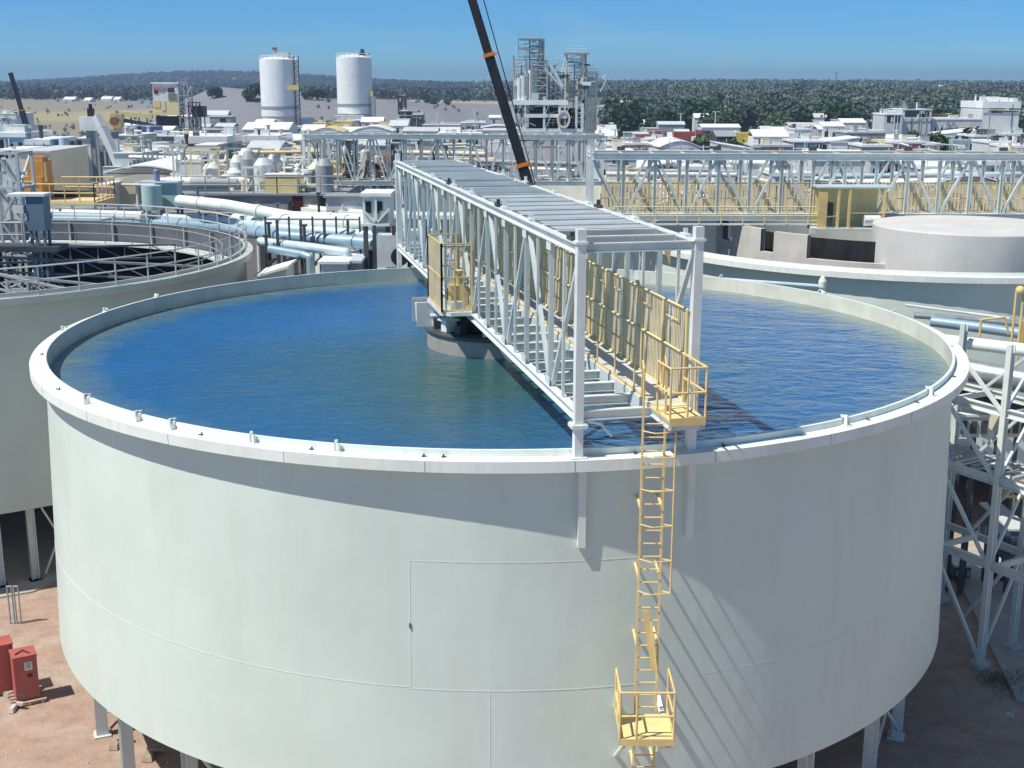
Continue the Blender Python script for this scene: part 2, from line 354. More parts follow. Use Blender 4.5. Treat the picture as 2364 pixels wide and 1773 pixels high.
# ------------------------------------------------------------------ truss bridges
class Fr:   # local frame: s along the bridge, n across to the right, z up
    def __init__(f,a,b):
        f.a=Vector((a[0],a[1],0));b=Vector((b[0],b[1],0));f.L=(b-f.a).length;f.e=(b-f.a)/f.L;f.n=Vector((f.e.y,-f.e.x,0))
    def __call__(f,s,n,z): return f.a+f.e*s+f.n*n+Vector((0,0,z))
def bridge(name,label,a,b,hw,z0,z1,bays,near,screen='tan_screen',sside=1,foot=None,paintm='pale_steel',ch=.22,mw=.10):
    f=Fr(a,b);t=thing(name,label,'truss bridge',(a[0],a[1],z0));L=f.L;bay=L/bays;zb,zt=z0,z1
    M=paintm
    for n in(-hw,hw):
        MB().ibeam(f(0,n,zt),f(L,n,zt),ch*.9,ch).build('top_chord','white_steel',t)
        MB().ibeam(f(0,n,zb),f(L,n,zb),ch*.9,ch).build('bottom_chord','white_steel',t)
        for s in(0,L):
            MB().bar(f(s,n,(foot or zb)+.0),f(s,n,zt+(.42 if n*sside<0 or s==0 else .3)),.19,.21,f.e).build('end_post','white_steel',t)
            if near and s==0:
                m=MB();p=f(s,n,zb-.2);rz=math.atan2(f.e.y,f.e.x)
                m.box((p.x,p.y,p.z-.025),(.36,.36,.08),rz)
                for i in(-1,1):
                    for j in(-1,1):
                        q=f(s+.13*i,n+.13*j,0);m.tube((q.x,q.y,p.z-.1),(q.x,q.y,p.z+.05),.018,5)
                m.build('post_flange','white_steel',t)
                MB().box((f(s,n,0).x,f(s,n,0).y,(foot or zb)+.018),(.36,.36,.03),rz).build('foot_plate','white_steel',t)
                m=MB();p=f(s,n,zt+.14);m.box((p.x,p.y,p.z),(.27,.27,.05),rz);m.build('post_collar','white_steel',t)
        for k in range(bays):
            s=k*bay;d=1 if n<0 else -1
            if k>0: MB().ibeam(f(s,n,zb+.11),f(s,n,zt-.11),mw*1.1,mw*1.2,f.e,.014).build('truss_post',M,t)
            lo,hi=(s+bay-.1,s+.12) if (k%2==0) else (s+.12,s+bay-.1)
            MB().bar(f(lo,n+.03*d,zb+.11),f(hi,n+.03*d,zt-.11),mw*.85,mw,f.n).build('diagonal_brace',M,t)
            if near:
                m=MB();q=f(s+bay/2,n,0);w=.11
                m.bar(f(s+bay/2,n-.02*d,zb+.11),f(s+bay/2,n-.02*d,zt-.11),.06,.075,f.e);m.build('hanger_bar',M,t)
                if k<bays-1:
                    for zz in(zb+.2,zt-.2): MB().bar(f(s+bay-.2,n-.075*d,zz),f(s+bay+.2,n-.075*d,zz),.012,.24).build('gusset_plate','white_steel',t)
    nb=bays*2 if near else bays
    for k in range(nb+1):
        s=L*k/nb
        MB().ibeam(f(s,-hw+.1,zt+.02),f(s,hw-.1,zt+.02),.13,.2).build('roof_beam','pale_steel',t)
        MB().ibeam(f(s,-hw+.1,zb),f(s,hw-.1,zb),.16,.22).build('floor_beam','white_steel',t)
    return t,f,bay
BA,BB=(2.7,26.2),(-3.7,54.6)
zb1,zt1=RZ+.95,RZ+4.55;HW=1.3
br1,f1,bay1=bridge('truss_bridge','white truss bridge with open webs and a yellow-fenced walkway crossing the blue water tank',BA,BB,HW,zb1,zt1,12,True,foot=RZ)
L1=f1.L
for k in range(12):    # roof sheets between the beams, open over the first bays
    if k<5: continue
    s=k*bay1;m=MB();z=zt1+.125+.03*math.sin(k*2.1)
    for j in range(5):
        a=f1(s+.12+(bay1-.24)*j/5,-HW+.16,z);b=f1(s+.12+(bay1-.24)*j/5,HW-.16,z)
        w=(bay1-.24)/5
        m.bar(a+f1.e*w/2,b+f1.e*w/2,w-.02,.02);m.bar(a+f1.e*.03+Vector((0,0,.03)),b+f1.e*.03+Vector((0,0,.03)),.05,.04)
    m.build('roof_sheet','roof_rib',br1)
for k in(1,2,3,4):     # lighter louvre sheets that leave gaps over the near bays
    s=k*bay1;m=MB();w=bay1*.27
    for q in(.12,.60):
        m.bar(f1(s+bay1*q+w/2,-HW+.2,zt1+.10),f1(s+bay1*q+w/2,HW-.2,zt1+.10),w,.015)
    m.build('roof_sheet','roof_rib',br1)
for i,s in enumerate((.6,4.3,7.4,8.2,11.9,15.2,15.9,19.4,24.0)):   # clamps and lugs along the chords
    for n in(-HW,HW):
        m=MB();p=f1(s+.3*random.random(),n,zt1+.11);rz=math.atan2(f1.e.y,f1.e.x)
        m.box((p.x,p.y,p.z+.04),(.26+.2*random.random(),.14,.08),rz);m.box((p.x,p.y,p.z+.12),(.05,.09,.16*random.random()+.08),rz)
        m.build('chord_lug','white_steel' if (i+(n>0))%3 else 'dark_steel',br1)
# walkway on the right hand side
WZ=zb1+.16;nl,nr=.28,1.17
MB().bar(f1(.0,(nl+nr)/2,WZ-.02),f1(L1,(nl+nr)/2,WZ-.02),nr-nl,.035).build('walkway_deck','grey_light',br1)
MB().bar(f1(0,nl-.02,WZ-.13),f1(L1,nl-.02,WZ-.13),.03,.36).build('kick_beam','pale_steel',br1)
m=MB();Ls=L1
for k in range(int(Ls/.1)):
    s=.12+k*.1;ju=.006*math.sin(k*1.7)
    if k%37==11: continue
    m.bar(f1(s,nr+.02,WZ),f1(s+ju,nr+.02,WZ+2.02),.046+.008*math.sin(k*2.3),.014,f1.n)
m.build('picket_screen','tan_screen',br1)
m=MB();
for z in(.02,1.05,2.05): m.tube(f1(0.05,nr-.02,WZ+z),f1(L1,nr-.02,WZ+z),.028,6)
for k in range(20): m.tube(f1(.1+k*1.5,nr-.03,WZ),f1(.1+k*1.5,nr-.03,WZ+2.05),.028,6)
m.build('screen_frame','pale_yellow',br1)
m=MB()
for z in(1.06,): m.tube(f1(1.0,nl,WZ+z),f1(L1,nl,WZ+z),.026,6)
m.bar(f1(0,nl,WZ+.07),f1(L1,nl,WZ+.07),.012,.12)
m.build('handrail','yellow_paint',br1)
po=None
for k in range(20):
    s=1.0+k*1.45
    MB().tube(f1(s,nl,WZ),f1(s,nl,WZ+1.06),.024,6).build('handrail_post','yellow_paint',br1)
for k in range(7):
    s=.6+k*1.9;n0=nr-.02
    m=MB();m.tube(f1(s,n0-.02,WZ+2.0),f1(s,n0-.02,WZ+1.72),.014,5);m.tube(f1(s,n0-.02,WZ+1.72),f1(s+.9,n0-.02,WZ+1.72),.014,5);m.tube(f1(s+.9,n0-.02,WZ+1.72),f1(s+.9,n0-.02,WZ+2.0),.014,5)
    m.build('screen_hook','pale_yellow',br1)
# yellow corner bracket under the roof near the end
MB().extr([f1(1.6,HW-.55,zt1-.14),f1(1.6,HW-.03,zt1-.14),f1(1.6,HW-.03,zt1-.62),f1(1.6,HW-.16,zt1-.3)],f1.e*.1).build('corner_bracket','yellow_paint',br1)
MB().tube(f1(.0,-HW+.2,zb1-.15),f1(.25,-.7,zb1-.3),.03,6).tube(f1(.25,-.7,zb1-.3),f1(.1,-.5,zb1-.55),.03,6).build('loose_pipe','white_steel',br1)
# landing at the head of the ladder
ls,l0,l1=-1.32,.30,1.10
LZ=WZ
m=MB().bar(f1(0,(l0+l1)/2,LZ-.03),f1(ls,(l0+l1)/2,LZ-.03),l1-l0,.05);m.build('landing_floor','pale_yellow',br1)
MB().bar(f1(ls-.012,l0,LZ-.06),f1(ls-.012,l1,LZ-.06),.02,.17).build('landing_edge','yellow_paint',br1)
m=MB();m.ibeam(f1(.1,l0+.06,LZ-.16),f1(ls,l0+.06,LZ-.16),.09,.17);m.ibeam(f1(.1,l1-.06,LZ-.16),f1(ls,l1-.06,LZ-.16),.09,.17);m.bar(f1(ls+.05,l0,LZ-.2),f1(ls+.05,l1,LZ-.2),.06,.1);m.build('landing_bearer','pale_steel',br1)
m=MB();h=1.08
pts=[f1(ls+.78,l0,LZ),f1(ls+.02,l0+.02,LZ),f1(ls+.02,l1,LZ),f1(.05,l1,LZ)]
for q in(h,.55):
    m.pipe([p+Vector((0,0,q)) for p in pts],.026,8)
for p in(pts[0],pts[1],f1(ls+.02,(l0+l1)/2,LZ),pts[2],f1(ls+.65,l1,LZ),pts[3]): m.tube(p,p+Vector((0,0,h)),.026,8)
m.build('landing_rail','yellow_paint',br1)
# ------------------------------------------------------------------ fenced platform beside the drive
s0,s1,n0,n1=11.9,14.5,-HW-.06,-2.28;PZ=RZ+1.13
MB().prism([tuple(f1(*q,0))[:2] for q in((s0-.12,n0),(s0-.12,n1+.25),(s0+.12,n1-.04),(s1+.1,n1-.04),(s1+.1,n0))],PZ-.12,PZ).build('drive_platform','white_steel',br1)
m=MB()
for a,b in((f1(s0,n0,PZ),f1(s0,n1,PZ)),(f1(s0,n1,PZ),f1(s1,n1,PZ)),(f1(s1,n1,PZ),f1(s1,n0,PZ))):
    for p in(a,b): m.bar(p,p+Vector((0,0,2.1)),.06,.06)
    for q in(.04,1.05,2.07): m.bar(a+Vector((0,0,q)),b+Vector((0,0,q)),.045,.045)
m.build('cage_frame','yellow_paint',br1)
m=MB();k=0
for a,b in((f1(s0,n1,PZ),f1(s1,n1,PZ)),(f1(s0,n0,PZ),f1(s0,n1,PZ))):
    Lq=(b-a).length;c=int(Lq/.13)
    for i in range(1,c):
        if k==1 and i%2: continue
        p=a+(b-a)*(i/c);m.bar(p,p+Vector((0,0,2.05)),.012,.05,(b-a).normalized())
    k+=1
m.build('cage_pickets','tan_screen',br1)
MB().bar(f1(s0+.02,(n0+n1)/2,PZ+2.0),f1(s0+.5,(n0+n1)/2,PZ+2.0),abs(n1-n0),.03).build('cage_hood','grey_steel',br1)
m=MB();q=f1(s0+.9,-1.62,PZ);m.box((q.x,q.y,q.z+.35),(.55,.5,.7),.2);m.tube((q.x,q.y,q.z+.7),(q.x,q.y,q.z+1.15),.17,12);m.build('drive_gearbox','yellow_paint',br1)
m=MB();q=f1(s0+1.6,-1.9,PZ);m.tube(q+Vector((0,0,.28)),q+Vector((.55,.1,.28)),.2,12);m.build('drive_motor','dark_steel',br1)
q=f1(s0+.3,-1.75,PZ);MB().box((q.x,q.y,q.z+.13),(.45,.34,.26),.2).build('control_box','white_steel',br1)
# central feedwell and drive head under the bridge
fw=thing('feedwell','pale concrete feedwell ring standing in the water under the middle of the white bridge','feedwell',(cx,cy,RZ-.9))
MB().lathe([(2.25,RZ+.07),(2.25,RZ-.9),(2.42,RZ-.9),(2.42,RZ+.1),(2.25,RZ+.1)],(cx,cy,0),64).build('ring','wet_concrete',fw)
m=MB().lathe([(.3,RZ+.11),(2.45,RZ+.11),(2.5,RZ+.16),(2.5,RZ+.22),(.3,RZ+.24)],(cx,cy,0),64);m.build('cover_plate','dark_steel',fw)
dr=thing('thickener_drive','dark slewing drive head between the feedwell ring and the bridge floor','drive head',(cx,cy,RZ+.5))
MB().lathe([(.01,RZ+.243),(1.75,RZ+.243),(1.8,RZ+.30),(1.8,RZ+.62),(1.4,RZ+.68),(.9,RZ+.84),(.01,RZ+.84)],(cx,cy,0),48).build('slew_ring','black_steel',dr)
m=MB()
for i in range(10):
    a=2*PI*i/10+.3;m.box((cx+2.05*math.cos(a),cy+2.05*math.sin(a),RZ+.38),(.42,.2,.26),a)
m.build('gear_guard','dark_steel',dr)
for i,(a,mt) in enumerate(((-1.75,'white_steel'),(-2.5,'white_steel'),(-1.1,'pale_steel'),(-2.95,'pale_steel'))):
    q=Vector((cx+2.05*math.cos(a),cy+2.05*math.sin(a),RZ+.245));MB().box((q.x,q.y,q.z+.17),(.4,.3,.34),a).box((q.x,q.y,q.z+.37),(.55,.5,.05),a).build('drive_pedestal',mt,dr)
MB().tube((cx,cy,RZ+.84),(cx,cy,RZ+.94),.5,20).build('torque_tube','grey_steel',dr)
ch=thing('feed_chute','white steel feed chute beside the feedwell at the left of the bridge','chute',at(960,720,40.5))
q=at(976,722,40.2);rz=math.atan2(f1.e.y,f1.e.x)
m=MB();m.box((q.x,q.y,RZ+.58),(.6,.38,.62),rz,1.15);m.build('box','pale_steel',ch)
for sgn in(-1,1): p=Vector((q.x,q.y,0))+f1.e*(.5*sgn);MB().box((p.x,p.y,RZ+.62),(.04,.55,.8),rz).build('end_plate','grey_light',ch)
m=MB();m.extr([(q.x+.2,q.y-.2,RZ+.2),(q.x+.9,q.y-.3,RZ-.3),(q.x+.9,q.y-.3,RZ+.1),(q.x+.2,q.y-.2,RZ+.6)],(0,.4,0));m.build('launder','white_steel',ch)
for k in range(14):
    a=-PI+.12+k*PI/14.0;rr=Vector((math.cos(a),math.sin(a),0));p=Vector((cx,cy,0))+rr*(R+.001)
    MB().bar(p+Vector((0,0,RZ-.255)),p+Vector((0,0,RZ-.01)),.006,.014,rr.cross(Vector((0,0,1)))).build('lip_joint','grey_steel',tank1)
# ------------------------------------------------------------------ access ladder and mid platform
lx,ly,lw=3.02,25.42,.235
ld=thing('access_ladder','long yellow steel ladder running down the outside of the foreground tank','ladder',(lx,ly,0))
for sgn in(-1,1):
    top=RZ+1.25 if sgn<0 else RZ+2.15
    MB().bar((lx+sgn*lw,ly,.15),(lx+sgn*lw,ly,top),.045,.07,(0,1,0)).build('stringer','yellow_paint',ld)
m=MB();m.pipe([Vector((lx-lw,ly,RZ+1.25)),Vector((lx-lw,ly+.03,RZ+2.1)),Vector((lx-lw+.02,ly+.5,RZ+2.16)),Vector((lx-lw+.04,ly+.75,RZ+1.3))],.024,8)
m.pipe([Vector((lx+lw,ly,RZ+2.1)),Vector((lx+lw,ly+.25,RZ+2.3)),Vector((lx+lw,ly+.5,RZ+2.16)),Vector((lx+lw,ly+.6,RZ+1.3))],.024,8);m.build('grab_rail','yellow_paint',ld)
rung=None
for k in range(44):
    z=.4+k*.30
    if z>RZ+1.1: break
    MB().tube((lx-lw,ly,z),(lx+lw,ly,z),.018,6).build('rung','yellow_paint',ld)
m=MB();m.tube((lx+lw+.22,ly-.12,RZ-2.9),(lx+lw+.22,ly-.12,RZ+.75),.024,6)
for z in(-2.9,-2.15,-1.35,-.55,.2,.75):
    m.pipe([Vector((lx-lw,ly-.03,RZ+z)),Vector((lx,ly-.22,RZ+z)),Vector((lx+lw+.22,ly-.12,RZ+z)),Vector((lx+lw,ly,RZ+z))],.016,5)
m.build('safety_hoop','yellow_paint',ld)
for z in(-1.0,-2.6,-4.2,-7.2):
    m=MB()
    for sgn in(-1,1):
        x=lx+sgn*lw;m.bar((x,ly+.02,RZ+z),(x,cy-math.sqrt(RW*RW-(x-cx)**2),RZ+z),.05,.05)
    m.build('wall_bracket','pale_yellow',ld)
# torn guard strip half way down
m=MB();m.bar((lx-.06,ly-.03,RZ-3.35),(lx+.17,ly-.06,RZ-4.75),.14,.015,(0,1,0));m.bar((lx+.06,ly-.02,RZ-3.6),(lx+.21,ly-.2,RZ-4.9),.05,.05);m.build('loose_guard','yellow_paint',ld)
pz=RZ-5.82
pl=thing('ladder_platform','small square yellow-railed platform half way down the foreground ladder','platform',(2.95,24.8,pz))
x0,x1,y0,y1=2.34,3.5,24.2,25.32
MB().prism([(x0,y0),(x1,y0),(x1,y1),(x0,y1)],pz-.05,pz).build('floor','pale_yellow',pl)
m=MB();m.prism([(x0-.02,y0-.025),(x1+.02,y0-.025),(x1+.02,y0-.003),(x0-.02,y0-.003)],pz-.14,pz+.02);m.build('edge_plate','yellow_paint',pl)
m=MB()
for x in(x0+.08,x1-.08):
    m.ibeam((x,y0+.02,pz-.14),(x,cy-math.sqrt(RW*RW-(x-cx)**2),pz-.14),.09,.16)
m.bar((x0+.13,y0+.12,pz-.12),(x1-.13,y0+.12,pz-.12),.06,.1)
m.build('bearer','white_steel',pl)
for x in(x0+.1,x1-.1):
    MB().bar((x,y0+.15,pz-.23),(x-.0,cy-math.sqrt(RW*RW-(x-cx)**2),pz-1.6),.08,.08).build('diagonal_strut','white_steel',pl)
m=MB();pts=[Vector((x0,y1,pz)),Vector((x0,y0,pz)),Vector((x1,y0,pz)),Vector((x1,y1,pz))]
for q in(1.1,.55): m.pipe([p+Vector((0,0,q)) for p in pts],.026,8)
for p in pts+[Vector((2.7,y0,pz))]: m.tube(p,p+Vector((0,0,1.1)),.028,8)
for p,q in((pts[0],pts[1]),(pts[2],pts[3])): m.bar(p+Vector((0,0,.09)),q+Vector((0,0,.09)),.012,.14)
m.build('guardrail','yellow_paint',pl)
m=MB();m.bar((x0+.015,y1-.3,pz+.1),(x0+.015,y1-.3,pz+1.0),.01,.5,(0,1,0));m.build('side_plate','yellow_paint',pl)
# ------------------------------------------------------------------ the other tanks
tank2=thickener('thickener_tank','round tank behind the foreground tank on the right, with a grey drum in its middle',T2,False,floor='dark_steel')
tank3=thickener('thickener_tank','pale grey round tank with a black empty inside and pipe railings at the left edge',T3,False,inside='black_liner',floor='black_liner',nleg=64,ph=-.03,wall='grey_wall',rim='grey_wall')
tank4=thickener('thickener_tank','pale round tank under the far truss bridge beyond the middle of the plant',T4,False,floor='dark_steel')
dx,dy=T2
dm=thing('concrete_drum','big grey concrete drum standing inside the right-hand tank under its bridge','drum',(21.4,58.3,RZ-1))
MB().lathe([(4.35,RZ-5.0),(4.35,RZ+1.5),(4.31,RZ+1.56),(.01,RZ+1.6)],(21.4,58.3,0),96).build('wall','pale_concrete',dm)
bw=thing('baffle_wall','curved grey concrete baffle wall with dark door-like openings inside the right-hand tank','wall',(12,60,RZ))
m=MB()
def cw(a0,a1,z0,z1,r=10.2,th=.3): m.lathe([(r-th,z0),(r,z0),(r,z1),(r-th,z1),(r-th,z0)],(dx,dy,0),10,math.radians(a0),math.radians(a1))
cw(183,203,RZ-5,RZ-.3);cw(203,211,RZ-5,RZ+1.0);cw(183,190,RZ-.3,RZ+1.0);cw(190,196,RZ-.3,RZ+.1);cw(216,227,RZ-5,RZ+.95);cw(211,216,RZ-5,RZ-.1);cw(196,203,RZ-.3,RZ+1.0);cw(227,252,RZ-5,RZ-.15)
m.build('panel','concrete',bw)
MB().lathe([(9.2,RZ-4),(9.2,RZ+.75)],(dx,dy,0),30,math.radians(180),math.radians(252)).build('inner_skin','black_steel',bw)
br2,f2,bay2=bridge('truss_bridge','long white truss bridge with tan screens spanning the right-hand tank',(3.95,64.2),(39,64.8),1.25,RZ+1.4,RZ+4.4,22,False,foot=0.0,ch=.34,mw=.135)
m=MB()
for k in range(180):
    s=.8+k*.19;m.bar(f2(s,-.9,RZ+1.5),f2(s,-.9,RZ+3.0),.14,.012,f2.n)
m.build('picket_screen','tan_screen',br2)
m=MB();
for z in(1.55,2.3,3.05): m.tube(f2(.5,.95,RZ+z),f2(34,.95,RZ+z),.025,5)
for k in range(30): m.tube(f2(.5+k*1.15,.95,RZ+1.5),f2(.5+k*1.15,.95,RZ+2.55),.025,5)
m.build('handrail','pale_yellow',br2)
MB().bar(f2(0,0,RZ+1.45),f2(35,0,RZ+1.45),2.0,.04).build('walkway_deck','grey_steel',br2)
m=MB()
for k in range(7): m.bar(f2(1.5+k*5,-1.3,RZ+4.66),f2(1.9+k*5,-1.3,RZ+4.66),.16,.2);
m.build('chord_lug','dark_steel',br2)
MB().bar(f2(0,1.5,RZ+1.05),f2(12,1.5,RZ+1.05),.5,.05).build('pipe_tray','white_steel',br2)
m=MB()
for k in range(11): m.tube(f2(1+k*1.1,1.75,RZ+1.08),f2(1+k*1.1,1.75,RZ+1.95),.03,5)
m.tube(f2(1,1.75,RZ+1.95),f2(12,1.75,RZ+1.95),.03,5);m.tube(f2(1,1.75,RZ+1.5),f2(12,1.75,RZ+1.5),.03,5);m.build('tray_rail','pale_yellow',br2)
# yellow drive cabin on that bridge
x0,x1=at(1878,500,62.6).x,at(2030,500,62.6).x;ca=thing('drive_cabin','open-fronted yellow cabin hung on the side of the right-hand bridge','cabin',((x0+x1)/2,62.4,RZ+1.0))
za,zb=RZ+.98,RZ+2.95
MB().prism([(x0-.15,61.6),(x1+1.6,61.6),(x1+1.6,63.2),(x0-.15,63.2)],za-.14,za).build('floor','pale_steel',ca)
MB().prism([(x0-.05,61.7),(x1+.3,61.7),(x1+.3,63.2),(x0-.05,63.2)],zb,zb+.08).build('roof','pale_blue',ca)
m=MB();m.prism([(x0,63.1),(x1,63.1),(x1,63.16),(x0,63.16)],za,zb);m.build('back_panel','pale_yellow',ca)
m=MB();m.prism([(x0,61.75),(x0+.45,61.75),(x0+.45,61.8),(x0,61.8)],za,zb);m.build('side_panel','yellow_paint',ca)
m=MB()
for x in(x0+1.0,x0+1.55,x1-.05): m.box((x,61.78,(za+zb)/2),(.12,.12,zb-za))
m.bar((x0+.45,61.78,za+.55),(x0+1.0,61.78,za+.62),.04);m.bar((x0+1.6,61.78,za+.75),(x1,61.78,za+.75),.04);m.build('door_post','yellow_paint',ca)
m=MB();m.box((x0+.7,62.5,za+.6),(.4,.4,1.2));m.build('control_cabinet','dark_steel',ca)
m=MB();m.tube((x1-.9,62.2,za+.35),(x1-.1,62.2,za+.35),.3,14);m.build('drive_motor','white_steel',ca)
m=MB();m.box((x0-.25,61.5,za-.1),(.28,.2,.3));m.build('lamp_box','white_steel',ca)
br4,f4,bay4=bridge('truss_bridge','farther white truss bridge running left to right behind the middle of the plant',(-14.4,88.0),(6.2,88.4),1.2,RZ+1.2,RZ+4.35,18,False,foot=0.0,ch=.32,mw=.11)
m=MB();m.rail([f4(.3,-1.25,RZ+1.3),f4(20,-1.25,RZ+1.3)],1.1,(1.0,.5),1.4,.03);m.build('handrail','grey_steel',br4)
# left tank: railings round the rim, inside ring walk, rake arms, drive box
c3=Vector((T3[0],T3[1],0))
m=MB();n=56
for k in range(n):
    a,b=2*PI*k/n,2*PI*(k+1)/n;p=c3+Vector((14.2*math.cos(a),14.2*math.sin(a),RZ));q=c3+Vector((14.2*math.cos(b),14.2*math.sin(b),RZ))
    for h in(1.1,.58): m.tube(p+Vector((0,0,h)),q+Vector((0,0,h)),.035,5,caps=False)
    m.tube(p,p+Vector((0,0,1.1)),.035,5)
m.build('guardrail','grey_light',tank3)
MB().lathe([(RI-.02,RZ+.1),(RI-.02,RZ-1.0)],c3,96).build('upper_lining','lining_grey',tank3)
m=MB();m.lathe([(13.0,RZ-1.12),(13.89,RZ-1.12),(13.89,RZ-1.0),(13.0,RZ-1.0),(13.0,RZ-1.12)],c3,72,-.3,PI);m.build('ring_walk','white_steel',tank3)
m=MB();n=24
for k in range(n):
    a,b=-.3+(PI+.3)*k/n,-.3+(PI+.3)*(k+1)/n;p=c3+Vector((13.05*math.cos(a),13.05*math.sin(a),RZ-1.0));q=c3+Vector((13.05*math.cos(b),13.05*math.sin(b),RZ-1.0))
    for h in(1.1,.55): m.tube(p+Vector((0,0,h)),q+Vector((0,0,h)),.03,5,caps=False)
    m.tube(p,p+Vector((0,0,1.1)),.03,5)
m.build('inner_guardrail','grey_steel',tank3)
for k in range(16):
    a=.1+k*PI/16*1.0;p=c3+Vector((13.88*math.cos(a),13.88*math.sin(a),RZ));MB().bar(p+Vector((0,0,-1.0)),p+Vector((0,0,.1)),.1,.14,(math.cos(a),math.sin(a),0)).build('lining_stiffener','grey_steel',tank3)
for i,(r0,r1,a,z) in enumerate(((2,12.6,-.55,-1.1),(2,12,-1.25,-1.5),(2,12.5,.15,-.8),(2,12.5,.8,-.6),(2,11,-2.1,-1.4),(3,12,-.1,-1.6))):
    d=Vector((math.cos(a),math.sin(a),0));m=MB();p=c3+d*r0+Vector((0,0,RZ+z+.7));q=c3+d*r1+Vector((0,0,RZ+z))
    m.bar(p,q,.16,.1);m.bar(p-Vector((0,0,.7)),q-Vector((0,0,.7)),.1,.1)
    for k in range(7):
        u=p+(q-p)*(k/7);w=p+(q-p)*((k+1)/7);m.bar(u,w-Vector((0,0,.7)),.05,.05);m.bar(w,w-Vector((0,0,.7)),.05,.05)
    m.build('rake_arm','grey_steel',tank3)
MB().tube(c3+Vector((0,0,ZB+3)),c3+Vector((0,0,RZ+1.2)),.9,24).build('centre_column','dark_steel',tank3)
# ------------------------------------------------------------------ ground, far hills
def sstep(a,b,x):
    t=np.clip((x-a)/(b-a),0,1);return t*t*(3-2*t)
def hgt(x,y):
    x=np.asarray(x,float);y=np.asarray(y,float);r=x/np.maximum(y,1.0)
    right=sstep(-.02,.18,r)
    z=sstep(450,1000,y)*(6+3*right)+sstep(1000,2400,y)*7*(.5+.5*right)
    z+=33*sstep(2000,3500,y)*np.exp(-((r+.235)/.13)**2)
    z+=5*sstep(1500,2600,y)*np.exp(-((r-.06)/.25)**2)
    # grey spoil bank beyond the plant
    z+=9.5*np.exp(-((y-720)/130.)**2)*np.exp(-((r+.215)/.055)**2)+6*np.exp(-((y-760)/170.)**2)*np.exp(-((r+.12)/.075)**2)
    for mu,my,mh,sx,sy in((-.262,640,5,.012,45),(-.235,690,6,.02,60),(-.205,660,4,.016,50),(-.17,700,4.5,.02,60),(-.14,650,3,.018,45),(-.10,690,3.5,.022,60),(-.06,640,3,.02,50)): z=z+mh*np.exp(-((y-my)/sy)**2)*np.exp(-((r-mu)/sx)**2)
    z+=.5*np.sin(x*.021+1)*np.sin(y*.017)*sstep(300,700,y)+1.2*np.sin(x*.006)*np.sin(y*.004+1)*sstep(800,1500,y)
    return z
ys=np.concatenate([np.linspace(-30,60,46),np.geomspace(62,5200,170)])
rs=np.linspace(-.75,.75,150)
Yg=np.repeat(ys[:,None],len(rs),1);Xg=rs[None,:]*(np.abs(Yg)+70)
Zg=hgt(Xg,Yg)
verts=np.stack([Xg,Yg,Zg],-1).reshape(-1,3);ny,nx=Yg.shape
idx=np.arange(ny*nx).reshape(ny,nx)
faces=np.stack([idx[:-1,:-1],idx[:-1,1:],idx[1:,1:],idx[1:,:-1]],-1).reshape(-1,4)
def npmesh(name,verts,faces,mat,smooth=True,origin=(0,0,0)):
    me=bpy.data.meshes.new(name);k=faces.shape[1]
    me.vertices.add(len(verts));me.vertices.foreach_set('co',(verts-np.array(origin)).astype(np.float32).ravel())
    me.loops.add(faces.size);me.loops.foreach_set('vertex_index',faces.astype(np.int32).ravel())
    me.polygons.add(len(faces));me.polygons.foreach_set('loop_start',np.arange(0,faces.size,k,dtype=np.int32));me.polygons.foreach_set('loop_total',np.full(len(faces),k,np.int32))
    me.polygons.foreach_set('use_smooth',np.full(len(faces),smooth))
    me.materials.append(MATS[mat]);me.update(calc_edges=True);return me
me=npmesh('ground',verts,faces,'ground')
red=np.array((.40,.285,.225));grey=np.array((.235,.245,.27));tan=np.array((.28,.265,.205));green=np.array((.075,.095,.045));pale=np.array((.42,.35,.28));straw=np.array((.37,.34,.19))
x,y=verts[:,0],verts[:,1];r=x/np.maximum(y,1)
def lerp(a,b,t): return a*(1-t[:,None])+b*t[:,None]
c=np.repeat(red[None],len(x),0);c=lerp(c,grey,sstep(70,110,y))
c=lerp(c,tan,sstep(430,520,y)*sstep(-.28,-.32,r));c=lerp(c,straw,sstep(600,640,y)*sstep(760,720,y)*sstep(-.25,-.31,r))
c=lerp(c,pale,sstep(860,900,y)*sstep(-.12,-.08,r)*(1-sstep(.02,.05,r))*sstep(1100,1000,y))
c=lerp(c,green,sstep(1000,1150,y));c=lerp(c,green,sstep(420,520,y)*sstep(.03,.07,r))
c=lerp(c,tan,(np.sin(x*.013)*np.sin(y*.0072+x*.004)>.66)*sstep(1000,1300,y)*.8)
ca_=me.color_attributes.new('soil','FLOAT_COLOR','POINT');ca_.data.foreach_set('color',np.concatenate([c,np.ones((len(x),1))],1).astype(np.float32).ravel())
g=bpy.data.objects.new('ground',me);COL.objects.link(g);g['kind']='structure';g['label']='dusty red-brown yard and the dry land running to the wooded hills'
MB().prism([(16.6,37.2),(30,30.5),(40,48),(19,52)],-.1,.10).build('pavement','slab')['kind']='structure'
MB().prism([(-30,40),(-19,46),(-13.5,58),(-26,73),(-42,62)],-.1,.06).build('concrete_apron','slab')['kind']='structure'
